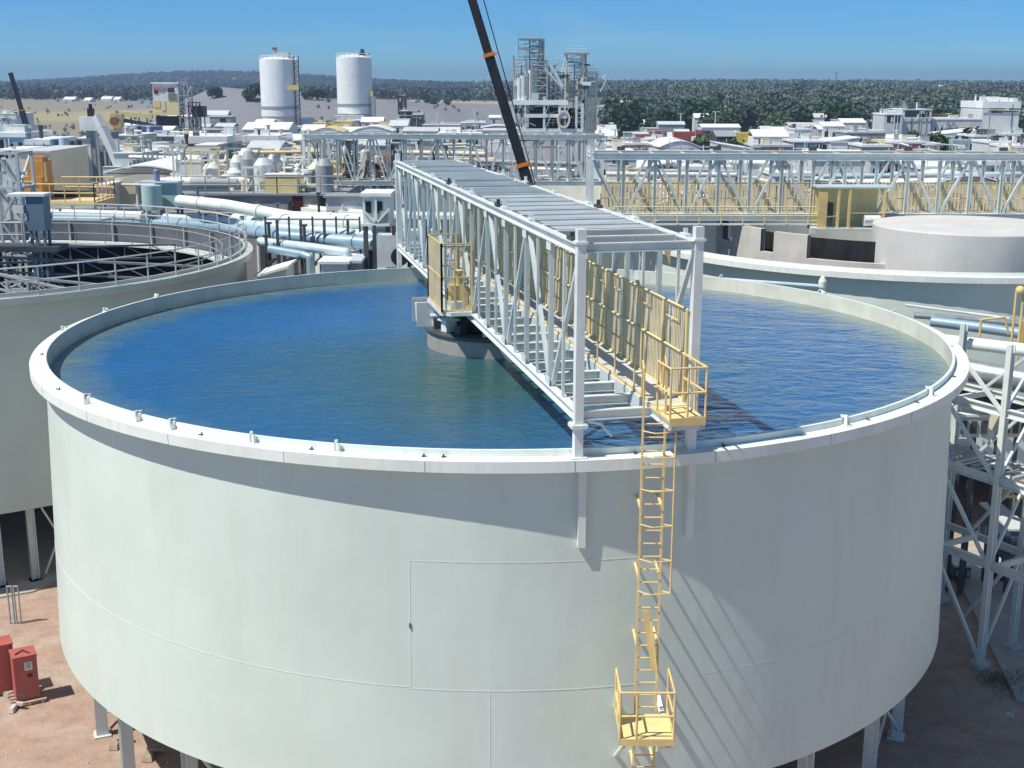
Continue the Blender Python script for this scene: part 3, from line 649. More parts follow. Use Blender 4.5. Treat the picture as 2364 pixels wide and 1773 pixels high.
# ------------------------------------------------------------------ generic plant buildings
RD=random.Random(11)
def deco(t,x0,x1,y0,y1,z1,kind,wall):
    w=x1-x0;d=y1-y0;mats=('white_steel','pale_steel','grey_steel','grey_light','dark_steel','galvanised','beige')
    if kind=='flat' and w>2.5:
        for i in range(RD.randint(4,8)):
            x=x0+w*RD.uniform(.08,.92);y=y0+d*RD.uniform(.1,.6);c=RD.random()
            if c<.4:
                h=RD.uniform(.5,1.6);r=RD.uniform(.12,.28);MB().tube((x,y,z1-.02),(x,y,z1+h),r,8).tube((x,y,z1+h),(x,y,z1+h+.12),r*1.7,8).build('roof_vent',RD.choice(mats),t)
            elif c<.75:
                a=RD.uniform(.6,1.6);h=RD.uniform(.5,1.2);m=MB();m.box((x,y,z1+h/2),(a,a*.8,h));m.box((x,y,z1+h+.03),(a*1.06,a*.86,.06));m.build('roof_unit',RD.choice(mats),t)
            else:
                L=min(w*.45,RD.uniform(2,5));x=min(x,x1-L);z=z1+RD.uniform(.3,.6);m=MB();m.tube((x,y,z),(x+L,y,z),.16,8)
                for q in(.1,.5,.9): m.bar((x+L*q,y,z1),(x+L*q,y,z),.08)
                m.build('roof_duct',RD.choice(mats),t)
        if RD.random()<.4: MB().rail([Vector((x0,y0,z1)),Vector((x1,y0,z1))],1.0,(1,.5),1.5,.03).build('roof_rail',RD.choice(('yellow_paint','grey_steel','white_steel')),t)
    if w>2:
        for i in range(RD.randint(2,5)):
            x=x0+w*RD.uniform(.05,.95);zz=z1-RD.uniform(.3,1.0);MB().tube((x,y0-.12,max(0,zz-7)),(x,y0-.12,zz),.06+.05*RD.random(),6).build('drainpipe',RD.choice(mats),t)
        for i in range(RD.randint(1,4)):
            a=w*RD.uniform(.1,.25);h=RD.uniform(.7,1.8);x=x0+w*RD.uniform(.2,.8);z=z1-RD.uniform(1.2,3.2)
            MB().box((x,y0-.06,z),(a,.1,h)).build('wall_panel',RD.choice(mats+('bluegrey','pale_blue','mauve_wall','rust')),t)
        if RD.random()<.5:
            z=z1-RD.uniform(.8,2.4);MB().tube((x0-.2,y0-.3,z),(x1+.2,y0-.3,z+RD.uniform(-.2,.2)),.1,6).build('wall_pipe',RD.choice(mats),t)
def building(u0,u1,v,Y,dep,wall,roof,label,cat='building',kind='flat',win=None,door=None,group=None,z0=0.0,name=None,fascia=0,rise=1.0,extra=None):
    a,b=at(u0,v,Y),at(u1,v,Y);x0,x1=a.x,b.x;z1=(a.z+b.z)/2;y0,y1=Y,Y+dep
    t=thing(name or 'plant_building',label,cat,((x0+x1)/2,Y+dep/2,z0),group)
    W=MB();e=.15
    P=[(x0,y0),(x1,y0),(x1,y1),(x0,y1)]
    if kind=='flat':
        W.prism(P,z0,z1-.12);MB().prism([(x0-e,y0-e),(x1+e,y0-e),(x1+e,y1+e),(x0-e,y1+e)],z1-.12-fascia,z1).build('roof',roof,t)
    elif kind=='gable':
        W.prism(P,z0,z1);zm=z1+rise;ym=(y0+y1)/2;mb=MB()
        mb.extr([(x0-e,y0-e,z1+.005),(x0-e,ym,zm),(x0-e,y1+e,z1+.005),(x0-e,y1+e,z1+.12),(x0-e,ym,zm+.12),(x0-e,y0-e,z1+.12)],(x1-x0+2*e,0,0)).build('roof',roof,t)
        W.extr([(x0,y0,z1),(x0,ym,zm-.02),(x0,y1,z1)],(.1,0,0)).extr([(x1,y0,z1),(x1,ym,zm-.02),(x1,y1,z1)],(-.1,0,0))
    elif kind=='gablex':
        W.prism(P,z0,z1);zm=z1+rise;xm=(x0+x1)/2
        MB().extr([(x0-e,y0-e,z1+.005),(xm,y0-e,zm),(x1+e,y0-e,z1+.005),(x1+e,y0-e,z1+.13),(xm,y0-e,zm+.13),(x0-e,y0-e,z1+.13)],(0,dep+2*e,0)).build('roof',roof,t)
        W.extr([(x0,y0,z1),(xm,y0,zm-.02),(x1,y0,z1)],(0,.1,0))
    elif kind in('shedl','shedr'):
        W.prism(P,z0,z1-rise);ra,rb=(rise,0) if kind=='shedl' else (0,rise)
        zl=z1-(0 if kind=='shedl' else rise);zr=z1-(rise if kind=='shedl' else 0)
        W.extr([(x0,y0,z1-rise),(x0,y0,zl),(x1,y0,zr),(x1,y0,z1-rise)] if 0 else [(x0,y0,z1-rise),(x1,y0,z1-rise),((x0 if kind=='shedl' else x1),y0,z1-.05)],(0,dep,0))
        MB().extr([(x0-e,y0-e,zl),(x1+e,y0-e,zr),(x1+e,y0-e,zr+.12),(x0-e,y0-e,zl+.12)],(0,dep+2*e,0)).build('roof',roof,t)
    elif kind=='curved':
        W.prism(P,z0,z1);n=12;mb=MB();pp=[(x0-e+(x1-x0+2*e)*i/n,y0-e,z1+.01+rise*math.sin(PI*i/n)) for i in range(n+1)]
        W.extr([(x0+(x1-x0)*i/n,y0,z1+rise*math.sin(PI*i/n)-.05) for i in range(n+1)],(0,.1,0))
        for p,q in zip(pp[:-1],pp[1:]): mb.extr([p,q,(q[0],q[1],q[2]+.1),(p[0],p[1],p[2]+.1)],(0,dep+2*e,0))
        mb.build('roof',roof,t)
    W.build('wall',wall,t)
    deco(t,x0,x1,y0,y1,z1,kind,wall)
    if win:
        n,zf0,zf1,fill=win[:4];H=z1-max(z0,z1-win[4]) if len(win)>4 else z1-z0
        zb=z1-H
        for i in range(n):
            w=(x1-x0)/n;xc=x0+w*(i+.5);za,zc=zb+H*zf0,zb+H*zf1
            if n>3 and RD.random()<.28: continue
            k_=RD.uniform(.6,1.25) if n>1 else 1;MB().box((xc+RD.uniform(-.1,.1)*w*(n>1),y0-.02,(za+zc)/2-(zc-za)*.2*RD.random()*(n>1)),(min(.95*w,w*fill*k_),.06,(zc-za)*(RD.uniform(.6,1.1) if n>1 else 1))).build('window','glass_dark' if RD.random()<.75 else 'black_steel',t)
    if door:
        for du0,du1,dv,mt in door:
            p,q=at(du0,dv,Y),at(du1,dv,Y);MB().prism([(p.x,y0-.06),(q.x,y0-.06),(q.x,y0-.003),(p.x,y0-.003)],p.z-3.2,p.z).build('door',mt,t)
    return t
def vessel(u0,u1,v0,v1,Y,mat,label,legs=True,dome=.15,cat='tank',band=None,rail=True,name='process_tank',top=None,z0=None):
    a,b=at(u0,v0,Y),at(u1,v0,Y);r=(b.x-a.x)/2;xc=(a.x+b.x)/2;z1=a.z;zb=at(u0,v1,Y).z if z0 is None else z0
    t=thing(name,label,cat,(xc,Y,0))
    MB().lathe([(.01,zb),(r,zb),(r,z1),(r*.55,z1+dome*r*.8),(.01,z1+dome*r)],(xc,Y,0),36).build('shell',mat,t)
    if band:
        for f in band: MB().lathe([(r+.003,zb+(z1-zb)*f),(r+.06,zb+(z1-zb)*f),(r+.06,zb+(z1-zb)*f+.18*r**.5),(r+.003,zb+(z1-zb)*f+.18*r**.5)],(xc,Y,0),36).build('band','grey_steel',t)
    if rail:
        m=MB();n=14
        for k in range(n):
            p=Vector((xc+r*.96*math.cos(2*PI*k/n),Y+r*.96*math.sin(2*PI*k/n),z1));q=Vector((xc+r*.96*math.cos(2*PI*(k+1)/n),Y+r*.96*math.sin(2*PI*(k+1)/n),z1))
            m.tube(p,p+Vector((0,0,1)),.03,4);m.tube(p+Vector((0,0,1)),q+Vector((0,0,1)),.03,4);m.tube(p+Vector((0,0,.5)),q+Vector((0,0,.5)),.025,4)
        m.build('top_rail','white_steel',t)
    if legs and zb>.5:
        for k in range(4):
            x=xc+r*.8*(-1 if k%2 else 1);y=Y+r*.8*(-1 if k//2 else 1)
            MB().bar((x,y,0),(x,y,zb+.02),.2).build('leg','grey_steel',t)
    return t
def lattice(name,label,cat,x0,x1,y0,y1,z0,z1,lev,mat,w=.14,brace=True,floors=None,group=None,rails=False):
    t=thing(name,label,cat,((x0+x1)/2,(y0+y1)/2,z0),group)
    for x in(x0,x1):
        for y in(y0,y1): MB().bar((x,y,z0),(x,y,z1),w).build('column',mat,t)
    zz=[z0+(z1-z0)*k/lev for k in range(lev+1)]
    for k,z in enumerate(zz):
        m=MB()
        for a,b in(((x0,y0),(x1,y0)),((x1,y0),(x1,y1)),((x1,y1),(x0,y1)),((x0,y1),(x0,y0))): m.bar((*a,z-w*.4),(*b,z-w*.4),w*.8)
        m.build('ring_beam',mat,t)
        if k<lev and brace:
            m=MB();zn=zz[k+1]
            m.bar((x0,y0-.01,z),(x1,y0-.01,zn),w*.6) if k%2 else m.bar((x1,y0-.01,z),(x0,y0-.01,zn),w*.6)
            m.bar((x1+.01,y0,z),(x1+.01,y1,zn),w*.6);m.bar((x0-.01,y0,zn),(x0-.01,y1,z),w*.6);m.build('cross_brace',mat,t)
        if floors and k in floors:
            MB().prism([(x0-.1,y0-.1),(x1+.1,y0-.1),(x1+.1,y1+.1),(x0-.1,y1+.1)],z+.01,z+.12).build('floor',floors[k],t)
        if rails and k>0:
            m=MB();m.rail([Vector((x0,y0-.12,z+.1)),Vector((x1,y0-.12,z+.1))],1.05,(1,.5),1.2,.03);m.build('guardrail',mat,t)
    return t
def pipe(pts,r,mat,label,group=None,name='pipe'):
    P=[at(*p) for p in pts];m=MB().pipe(P,r,12)
    L=(P[-1]-P[0]).length
    for a,b in zip(P[:-1],P[1:]):
        k=int((b-a).length/3.2);d=(b-a).normalized()
        for i in range(1,k+1):
            c=a+(b-a)*(i/(k+1));m.tube(c-d*.05,c+d*.05,r*1.16,12)
    return solo(m,name,mat,label,'pipe',P[0],group)
# --- just behind the foreground tank, left of the bridge
pipe([(415,463,73),(520,474,68),(676,502,66),(860,509,64)],.33,'rim_white','white overhead pipe sagging from the pale green tank towards the white braced cabin')
pipe([(545,508,71),(620,512,67),(700,515,64),(905,518,61.6)],.40,'white_steel','thick white horizontal pipe below the sagging overhead pipe')
pipe([(300,500,75),(480,508,72),(640,526,64),(905,547,61)],.26,'pale_blue','topmost of the pale blue pipes sweeping past behind the black-lined tank')
pipe([(300,514,75),(480,522,71.5),(650,545,63),(905,566,60.3)],.34,'blue_pipe','fat blue-grey pipe in the middle of the sweep behind the black-lined tank')
pipe([(600,558,63),(720,572,60.5),(800,583,60),(808,650,60)],.24,'pale_blue','lower pale blue pipe dipping towards the white container')
pipe([(620,574,60.5),(700,588,60.2),(716,594,60),(718,660,60)],.20,'blue_pipe','lowest thin blue pipe behind the rail of the black-lined tank')
pipe([(110,494,74),(210,496,73),(330,500,72)],.30,'white_steel','white pipe lying on the blue rack behind the black-lined tank',)
pipe([(110,506,74),(210,508,73),(330,512,72)],.34,'blue_pipe','blue pipe lying under the white one on the blue rack')
pipe([(110,511,75.5),(330,514,75)],.22,'pale_blue','pale pipe at the foot of the blue rack')
for lab,u0,u1,Y,zt,zb,mt in(('blue-grey pipe rack behind the black-lined tank',112,326,73.5,474,None,'bluegrey'),('dark steel pipe rack carrying the pale blue pipes behind the rim',612,830,61.6,500,None,'dark_steel')):
    t=thing('pipe_rack',lab,'pipe rack',(at(u0,500,Y).x,Y,0));n=9
    for k in range(n):
        u=u0+(u1-u0)*k/(n-1);p=at(u,zt+(k%2)*8,Y)
        MB().bar((p.x,Y,0),(p.x,Y,p.z),.13 if k%2 else .09).build('post',mt,t)
        MB().bar((p.x,Y+.1,p.z-2.4),(p.x,Y+3,p.z-2.4),.14).build('cross_arm',mt,t)
    a,b=at(u0,zt,Y),at(u1,zt,Y)
    MB().bar((a.x,Y+.2,a.z-.15),(b.x,Y+.2,a.z-.15),.07,.09).build('top_beam','pale_blue' if mt=='bluegrey' else 'grey_steel',t)
    MB().bar((a.x,Y+.2,a.z-3),(b.x,Y+.2,a.z-3),.16,.25).build('lower_beam',mt,t)
c1=building(741,800,603,58.2,2.6,'white_steel','rim_white','long white container standing behind the far rim left of the bridge','container',z0=0,name='container')
building(801,828,601,58.6,2.4,'grey_sheet','pale_blue','small grey shed with a blue-grey front beside the long white container','shed',win=(1,.82,.95,.7),name='shed')
building(592,660,618,58,2.2,'white_sheet','white_roof','low white lean-to roof showing over the far rim beside the black-lined tank','shed',kind='shedr',rise=.5,name='shed')
building(760,836,590,61.0,2.5,'grey_light','white_roof','white sloping canopy above the long white container','canopy',kind='shedr',rise=.5,name='canopy')
# white braced cabin on legs beside the bridge
t=thing('braced_cabin','white diagonally braced cabin on legs at the far left end of the foreground bridge','cabin',at(866,540,60.5))
a,b=at(836,446,60),at(898,446,60);zt=a.z;zb=at(836,520,60).z
MB().prism([(a.x,60.1),(b.x,60.1),(b.x,62.4),(a.x,62.4)],zb,zt-.15).build('wall','white_steel',t)
MB().prism([(a.x-.1,59.9),(b.x+.1,59.9),(b.x+.1,62.5),(a.x-.1,62.5)],zt-.15,zt).build('roof','rim_white',t)
w=b.x-a.x
for x in(a.x+.1*w,a.x+.52*w): MB().prism([(x,60.04),(x+.22*w,60.04),(x+.22*w,60.098),(x,60.098)],zt-.95,zt-.4).build('window','glass_dark',t)
m=MB();m.bar((a.x,60.0,zb+.75),(a.x+.5*w,60.0,zb+.1),.1);m.bar((a.x+.5*w,60.0,zb+.1),(b.x,60.0,zb+.8),.1);m.bar((a.x+.5*w,60.0,zb),(a.x+.5*w,60.0,zt),.1);m.bar((a.x,60,zb+.02),(b.x,60,zb+.02),.12);m.build('brace','rim_white',t)
MB().prism([(a.x+.6*w,60.03),(b.x-.1,60.03),(b.x-.1,60.098),(a.x+.6*w,60.098)],zb+.12,zb+.7).build('vent_grille','grey_steel',t)
for x in(a.x+.1,b.x-.1):
    for y in(60.2,62.2): MB().bar((x,y,0),(x,y,zb),.22).build('leg','dark_steel',t)
# machinery under the far end of the bridge
t=thing('pump_skid','pale pump skid with dark drive wheels beneath the far end of the foreground bridge','pump',at(910,600,58))
p=at(880,565,58);q=at(960,600,58)
m=MB();m.box((p.x+.3,58.4,p.z-.3),(1.0,1,1.5));m.build('casing','pale_steel',t)
m=MB();
for dxx in(.9,1.6,2.3): m.tube((p.x+dxx,57.5,q.z+.2),(p.x+dxx,57.9,q.z+.2),.42,16)
m.build('drive_wheel','black_steel',t)
m=MB()
for dxx in(-.3,.6,1.3,2.1): m.bar((p.x+dxx,58,0),(p.x+dxx,58,p.z+.9),.16)
m.build('stand','dark_steel',t)
m=MB();m.box((p.x+1.6,58.6,p.z+.4),(1.6,.8,.5));m.build('tray','white_steel',t)
# slender posts between the pipes
for i,(u,v,Y) in enumerate(((702,520,61.2),(560,500,69),(620,515,63),(522,505,72.5),(614,545,61.8),(655,548,62),(418,448,76),(455,430,78),(735,446,79),(640,470,76),(596,425,95),(690,405,98))):
    p=at(u,v,Y);m=MB();m.tube((p.x,Y,0),(p.x,Y,p.z),.085,6);m.box((p.x,Y,p.z),(.3,.16,.1))
    solo(m,'steel_post','bluegrey' if i%2 else 'dark_steel','thin dark steel post rising among the pipes left of the foreground bridge','post',(p.x,Y,0),'thin posts among the pipes')
# --- second row: tank with motor, drive housing, gearbox platform, walls
vessel(326,372,428,484,74,'green_tank','pale green drum tank with a square box behind it standing over the blue pipes',dome=.02,rail=False)
p=at(386,421,75.2);t=thing('square_hopper','pale green square hopper tucked behind the pale green drum tank','hopper',(p.x,75.2,0))
m=MB();z1=p.z;zb=at(386,478,75.2).z;m.box((p.x,75.4,(z1+zb)/2),(1.3,1.2,z1-zb));m.build('body','green_tank',t);MB().box((p.x-.4,75.3,z1+.04),(2.4,1.4,.08)).build('lid','pale_blue',t)
m=MB();m.tube((p.x-.6,75.2,z1+.08),(p.x-.6,75.2,z1+.55),.18,12);m.ball((p.x-.6,75.2,z1+.62),.2,6);m.build('motor','purple_motor',t)
for x in(-.5,.5): MB().bar((p.x+x,75.4,0),(p.x+x,75.4,zb),.15).build('leg','grey_steel',t)
p=at(91,531,58.5);zt=at(91,452,58.5).z
t=thing('drive_housing','tall blue-grey steel housing with a white lid above the black-lined tank','housing',(p.x,58.5,RZ))
MB().box((p.x,58.6,(p.z+zt)/2),(.8,.9,zt-p.z)).build('body','bluegrey',t);MB().box((p.x-.35,58.6,zt+.06),(1.75,1.1,.12)).build('lid','white_roof',t)
for x in(-.3,.3):
    for y in(-.3,.3): MB().bar((p.x+x,58.6+y,RZ-4),(p.x+x,58.6+y,p.z),.12).build('leg','bluegrey',t)
m=MB();m.box((p.x-.75,58.3,p.z+1.0),(.5,.5,.35));m.build('junction_box','white_steel',t)
MB().bar((-41.2,58.7,RZ+.3),(p.x+1.0,58.7,RZ+.3),1.4,.25).build('gantry_beam','dark_steel',t)
m=MB();m.rail([Vector((-41,58.0,RZ+.45)),Vector((p.x-.6,58.0,RZ+.45))],1.1,(1,.5),1.3,.035);m.build('gantry_rail','grey_steel',t)
xa,xb=at(-8,400,66).x,at(42,400,66).x
lattice('sheeted_tower','pale steel lattice frame clad with torn white sheets at the left edge','frame',xa,xb,66,68,0,at(20,352,66).z,9,'grey_light',.15)
m=MB()
for k in range(4):
    for j in range(6):
        x=xa+(xb-xa)*(k+.5)/4+.05*math.sin(j*3+k);z=at(20,365+j*22,66.4).z
        m.box((x,66.6+.05*math.sin(j+k*2),z-.4),(.24,.02,.62+.1*math.sin(j*5+k)))
solo(m,'sheet_cladding','white_steel','ragged white sheets hung inside the lattice frame at the left edge','cladding',(xa,66.6,0))
building(42,114,348,100,9,'beige','grey_light','plain grey-beige wall block behind the orange gearbox','building')
p0=at(50,462,82);z0=p0.z
t=thing('gearbox_unit','tall orange-brown gearbox housing on the yellow-railed platform','gearbox',(at(78,437,82).x,82.4,z0))
def pxbox(u0,u1,v0,v1,Y,d): 
    a,b=at(u0,v0,Y),at(u1,v1,Y);return MB().prism([(a.x,Y),(b.x,Y),(b.x,Y+d),(a.x,Y+d)],b.z,a.z)
pxbox(60,101,372,409,82.3,1.6).build('body','orange_paint',t);pxbox(49,99,409,462,82.0,2.2).build('base','orange_paint',t)
pxbox(66,98,362,371.7,82.6,1.0).build('motor_top','orange_paint',t);pxbox(100.8,106,376,420,82.2,.3).build('flange_strip','pale_yellow',t);pxbox(49.5,80,418,421,81.9,.09).build('cover_strip','pale_yellow',t)
t=thing('service_platform','yellow-railed steel platform carrying the orange gearbox','platform',(at(135,463,81.5).x,82,z0))
a,b=at(44,463,81),at(222,466,81)
MB().prism([(a.x,80.6),(b.x,80.6),(b.x,85),(a.x,85)],z0-.35,z0-.02).build('deck','pale_yellow',t)
m=MB();m.rail([Vector((a.x+1.2,80.7,z0)),Vector((b.x,80.7,z0)),Vector((b.x,84.9,z0))],1.15,(1.0,.5,.08),.9,.045);m.build('guardrail','yellow_paint',t)
m=MB();m.rail([Vector((a.x+1.5,84.9,z0)),Vector((b.x,84.9,z0))],1.3,(1.0,.5,.08),1.1,.045);m.build('back_rail','yellow_paint',t)
for k in range(5):
    x=a.x+.3+(b.x-a.x-.6)*k/4;MB().bar((x,81,0),(x,81,z0-.35),.25).build('leg','beige',t)
pxbox(80,220,440,461,84.4,.3).build('machine_panel','dark_steel',t)
building(244,415,400,95,14,'beige_sheet','white_roof','long low beige building with a gently curved white roof behind the pale green tank','building',kind='curved',rise=.5)
building(222,246,425,92,3,'pale_steel','white_roof','narrow pale stair house at the left end of the long beige building','building',win=(2,.7,.9,.4))
building(400,790,447,82,10,'mauve_wall','grey_sheet','long mauve-grey wall with a dark maroon door and a black doorway','building',door=((676,699,451,'maroon'),(733,753,452,'black_steel')),kind='flat')
m=MB();m.rail([at(420,446,81.9),at(640,447,81.9),at(790,446,81.9)],1.1,(1,.5),1.5,.04)
solo(m,'roof_railing','grey_steel','grey railing along the roof edge of the long mauve wall','railing',at(420,447,81.9))
building(752,835,452,79.5,2,'white_sheet','grey_sheet','pale panelled kiosk right of the black doorway','kiosk',win=(3,.82,.94,.5),name='kiosk')
for lab,pts,mt,r in(('dark brown pipe running level above the long mauve wall',[(585,418,92),(830,409,90)],'rust',.32),('second dark pipe behind the rooftop railing of the mauve wall',[(420,428,96),(640,421,95)],'rust',.28),('grey pipe crossing in front of the white inclined roof',[(440,442,86),(780,436,85)],'grey_steel',.25),('pale pipe run over the long beige building',[(415,378,118),(590,374,116),(660,372,116)],'beige',.3)):
    pipe(pts,r,mt,lab)
t=building(500,700,392,106,16,'white_sheet','white_roof','white building with a bright sloping roof behind the dark brown pipe','building',kind='shedr',rise=1.2)
building(690,770,388,108,14,'white_sheet','white_roof','white shed whose roof falls to the right beside the sloping-roofed white building','building',kind='shedl',rise=2.0)
building(430,505,408,102,8,'beige_sheet','white_roof','beige workshop between the pale green tank and the white sloping roof','building',win=(3,.6,.85,.5,5))
for i,(u0,u1,vt,Y,lev) in enumerate(((432,500,352,112,4),(520,610,372,100,3),(612,700,380,99,3),(742,782,326,104,5),(786,806,330,103,6))):
    lb=('beige open frame of columns beside the long beige building','grey pipe frame in front of the white sloping roof, left half','grey pipe frame in front of the white sloping roof, right half','tall pale steel frame with leaning braces left of the beige vessels','narrow dark-braced frame just left of the beige vessels')[i]
    x0,x1=at(u0,vt,Y).x,at(u1,vt,Y).x
    lattice('pipe_gantry',lb,'frame',x0,x1,Y,Y+4,0,at(u0,vt,Y).z,lev,('beige','grey_steel','grey_steel','pale_steel','dark_steel')[i],.22)
for i,(u0,u1,v0,v1,Y,mt) in enumerate(((832,858,349,420,96,'beige'),(862,880,362,425,97,'beige'),(884,908,358,430,95,'rust'),(908,924,372,430,94,'pale_steel'))):
    vessel(u0,u1,v0,v1,Y,mt,('cream vertical vessel with rusty fittings left of the bridge roof, widest of its row','slim cream vessel next to the widest cream one','rusty brown vessel beside the slim cream one','small pale vessel nearest the bridge roof')[i],dome=.35,rail=False)
t=thing('valve_cluster','cluster of rusty valves and flanges on the front of the cream vessels','valves',at(850,400,95))
m=MB()
for i in range(14):
    p=at(834+random.random()*80,368+random.random()*50,94.2);m.tube(p,p+Vector((0,.5,0)),.16+.12*random.random(),10)
m.build('flange','rust',t)
m=MB()
for i in range(8):
    p=at(834+random.random()*80,372+random.random()*60,93.9);m.tube(p,p+Vector((random.uniform(-.8,.8),0,-1.2)),.08,6)
m.build('elbow','dark_steel',t)
# --- third row, left: low white-roofed plant
building(263,314,312,170,10,'beige','white_roof','cream block building below the yellow conveyor','building',win=(3,.55,.8,.25,5))
building(314,408,314,182,10,'grey_sheet','pale_blue','long grey-blue shed right of the cream block','building',win=(4,.05,.9,.12,4))
building(405,522,315,176,11,'bluegrey','white_roof','open-fronted shed with a broad white fascia left of the tall silo','building',fascia=.85,win=(6,.15,.62,.55,4))
building(561,642,313,180,11,'grey_sheet','white_roof','white-fasciad shed directly under the banded silo with the mast','building',fascia=1.2,win=(4,.2,.6,.6,4))
building(642,742,318,186,11,'beige_sheet','white_roof','long beige shed with a thin white roof right of the white-fasciad shed','building',kind='shedr',rise=.8)
building(452,498,334,150,6,'grey_light','white_roof','small grey box house in front of the open-fronted shed','building')
building(566,640,352,140,9,'grey_light','grey_light','grey hip-topped store in front of the white-fasciad shed','building',kind='gable',rise=1.0,win=(4,.5,.8,.5,3))
building(655,742,346,150,9,'olive','beige','olive-grey store with stained walls left of the tall pale frame','building',kind='shedl',rise=.6)
building(262,330,352,135,8,'white_sheet','white_roof','low white store under the cream block','building')
building(330,410,352,140,8,'pale_steel','white_roof','low pale store with dark openings under the grey-blue shed','building',win=(3,.3,.8,.4,3))
# left clutter
building(114,202,312,152,12,'grey_sheet','white_roof','grey building with a bright roof sloping up to the right at far left','building',kind='shedr',rise=1.6)
for i,(u0,u1,v0,v1,Y,mt) in enumerate(((116,134,322,392,128,'bluegrey'),(136,158,318,390,127,'pale_blue'),(158,172,326,390,129,'dark_steel'))):
    vessel(u0,u1,v0,v1,Y,mt,('blue-grey upright vessel, left of three in front of the sloping bright roof','pale blue upright vessel, middle of three in front of the sloping bright roof','dark upright vessel, right of three in front of the sloping bright roof')[i],dome=.2,rail=False)
building(178,208,318,138,4,'white_steel','white_roof','narrow upright white slab building beside the inclined conveyor','building')
building(208,262,349,140,7,'grey_sheet','white_roof','grey open shed under the inclined conveyor','building',win=(4,.1,.8,.4,4))
building(60,112,322,130,8,'pale_blue','white_roof','pale blue-white machine hall left of the upright vessels','building',win=(3,.4,.8,.4,4),kind='flat',fascia=.4)
building(-10,58,306,145,8,'blue_pipe','white_roof','blue-grey machine hall at the far left edge','building',win=(3,.3,.8,.5,4),fascia=.4)
building(-10,46,345,110,6,'grey_steel','white_roof','grey bin block at the left edge behind the lattice frame','building',win=(3,.75,.95,.7,6),fascia=.3)
building(-8,36,262,430,16,'white_sheet','white_roof','distant long white shed at the left edge','building')
vessel(6,28,290,330,150,'pale_blue','squat pale blue tank on the hall roof at the far left',dome=.25,rail=False,legs=False,z0=8)
for i,(u,v,Y,mt,lab) in enumerate(((30,352,111,'pale_steel','pale vent stack on the grey bin block at the left edge'),(66,318,131,'bluegrey','blue-grey vent stack beside the pale blue hall'),(94,300,133,'dark_steel','dark vent stack above the pale blue hall'),(182,336,120,'dark_steel','dark mast with side arms in front of the narrow white slab'),(430,318,165,'rust','rusty stack in front of the open-fronted shed'))):
    p=at(u,v,Y);m=MB();m.tube((p.x,Y,0),(p.x,Y,p.z),.22,8);m.tube((p.x,Y,p.z),(p.x,Y,p.z+.5),.3,8);m.bar((p.x-.8,Y,p.z-1.5),(p.x+.8,Y,p.z-1.5),.1)
    solo(m,'vent_stack',mt,lab,'stack',(p.x,Y,0))
# inclined conveyor
t=thing('inclined_conveyor','pale inclined conveyor gallery dropping steeply to the right from a white head house','conveyor',at(230,300,200))
P=[at(222,268,137),at(236,296,136.5),at(254,334,136),at(273,380,135.5)]
for a,b in zip(P[:-1],P[1:]): MB().bar(a,b,.75,.8).build('gallery','grey_light',t)
for p in P[1:3]:
    for sx in(-.6,.6): MB().bar((p.x+sx,p.y,0),(p.x+sx,p.y,p.z-.6),.25).build('trestle_leg','grey_steel',t)
p=at(208,285,138);MB().box((p.x,138.5,p.z),(2.0,2,1.5)).build('head_house','white_steel',t)
p=at(210,264,138);m=MB();m.box((p.x,138,p.z),(.6,.6,1.3));m.tube((p.x,138,p.z+.5),(p.x,138,p.z+1.1),.2,8);m.build('chute_top','black_steel',t)
MB().bar((at(206,285,138).x,138.5,0),(at(206,285,138).x,138.5,at(205,296,138).z),.9).build('support_tower','grey_steel',t)
# --- far left: yellow-and-white process tower, conveyor, flat tank
Y=330
t=thing('process_tower','tall white-topped tower with yellow lower half and red window bands on the skyline','tower',(at(380,265,Y).x,Y+4,0))
a,b=at(351,193,Y),at(409,193,Y);zt=a.z;zm=at(351,234,Y).z;zl=at(351,266,Y).z
MB().prism([(a.x,Y),(b.x,Y),(b.x,Y+7),(a.x,Y+7)],zm,zt).build('upper_wall','white_sheet',t)
MB().prism([(a.x,Y+.02),(b.x,Y+.02),(b.x,Y+7),(a.x,Y+7)],zl,zm-.003).build('lower_wall','pale_yellow',t)
MB().prism([(a.x-.3,Y-.3),(b.x+.3,Y-.3),(b.x+.3,Y+7.3),(a.x-.3,Y+7.3)],zt,zt+.35).build('roof','white_roof',t)
for u0,u1,v0,v1,mt in((353,383,202,207,'faded_red'),(355,365,207,217,'maroon'),(366,381,208,212,'faded_red'),(386,402,203,213,'maroon'),(388,408,216,232,'olive'),(354,370,232,248,'yellow_paint'),(372,382,233,255,'beige')):
    pxbox(u0,u1,v0,v1,Y-.12,.1).build('panel',mt,t)
for x in(a.x+.5,b.x-.5): MB().bar((x,Y+2,0),(x,Y+2,zl),.8).build('leg','dark_steel',t)
MB().box(((a.x+b.x)/2,Y+3,zl-1.6),(6.2,4,2.6)).build('undercroft','black_steel',t)
lattice('scaffold_tower','dark scaffold stair tower clinging to the right side of the white-topped tower','scaffold',at(411,200,Y).x,at(433,200,Y).x,Y,Y+4,0,at(411,194,Y).z,7,'grey_steel',.28,rails=True)
lattice('scaffold_tower','lower open scaffold frame right of the stair tower and left of the grey bank','scaffold',at(434,230,Y).x,at(452,230,Y).x,Y,Y+4,0,at(434,236,Y).z,5,'dark_steel',.28)
p=at(461,257,Y+2);t=thing('black_hopper','square black hopper on legs at the foot of the grey bank','hopper',(p.x,Y+2,0));z=p.z
MB().box((p.x,Y+2,z),(3.1,3,2.7)).build('bin','black_steel',t)
for x in(-1.2,1.2): MB().bar((p.x+x,Y+2,0),(p.x+x,Y+2,z-1.3),.3).build('leg','grey_steel',t)
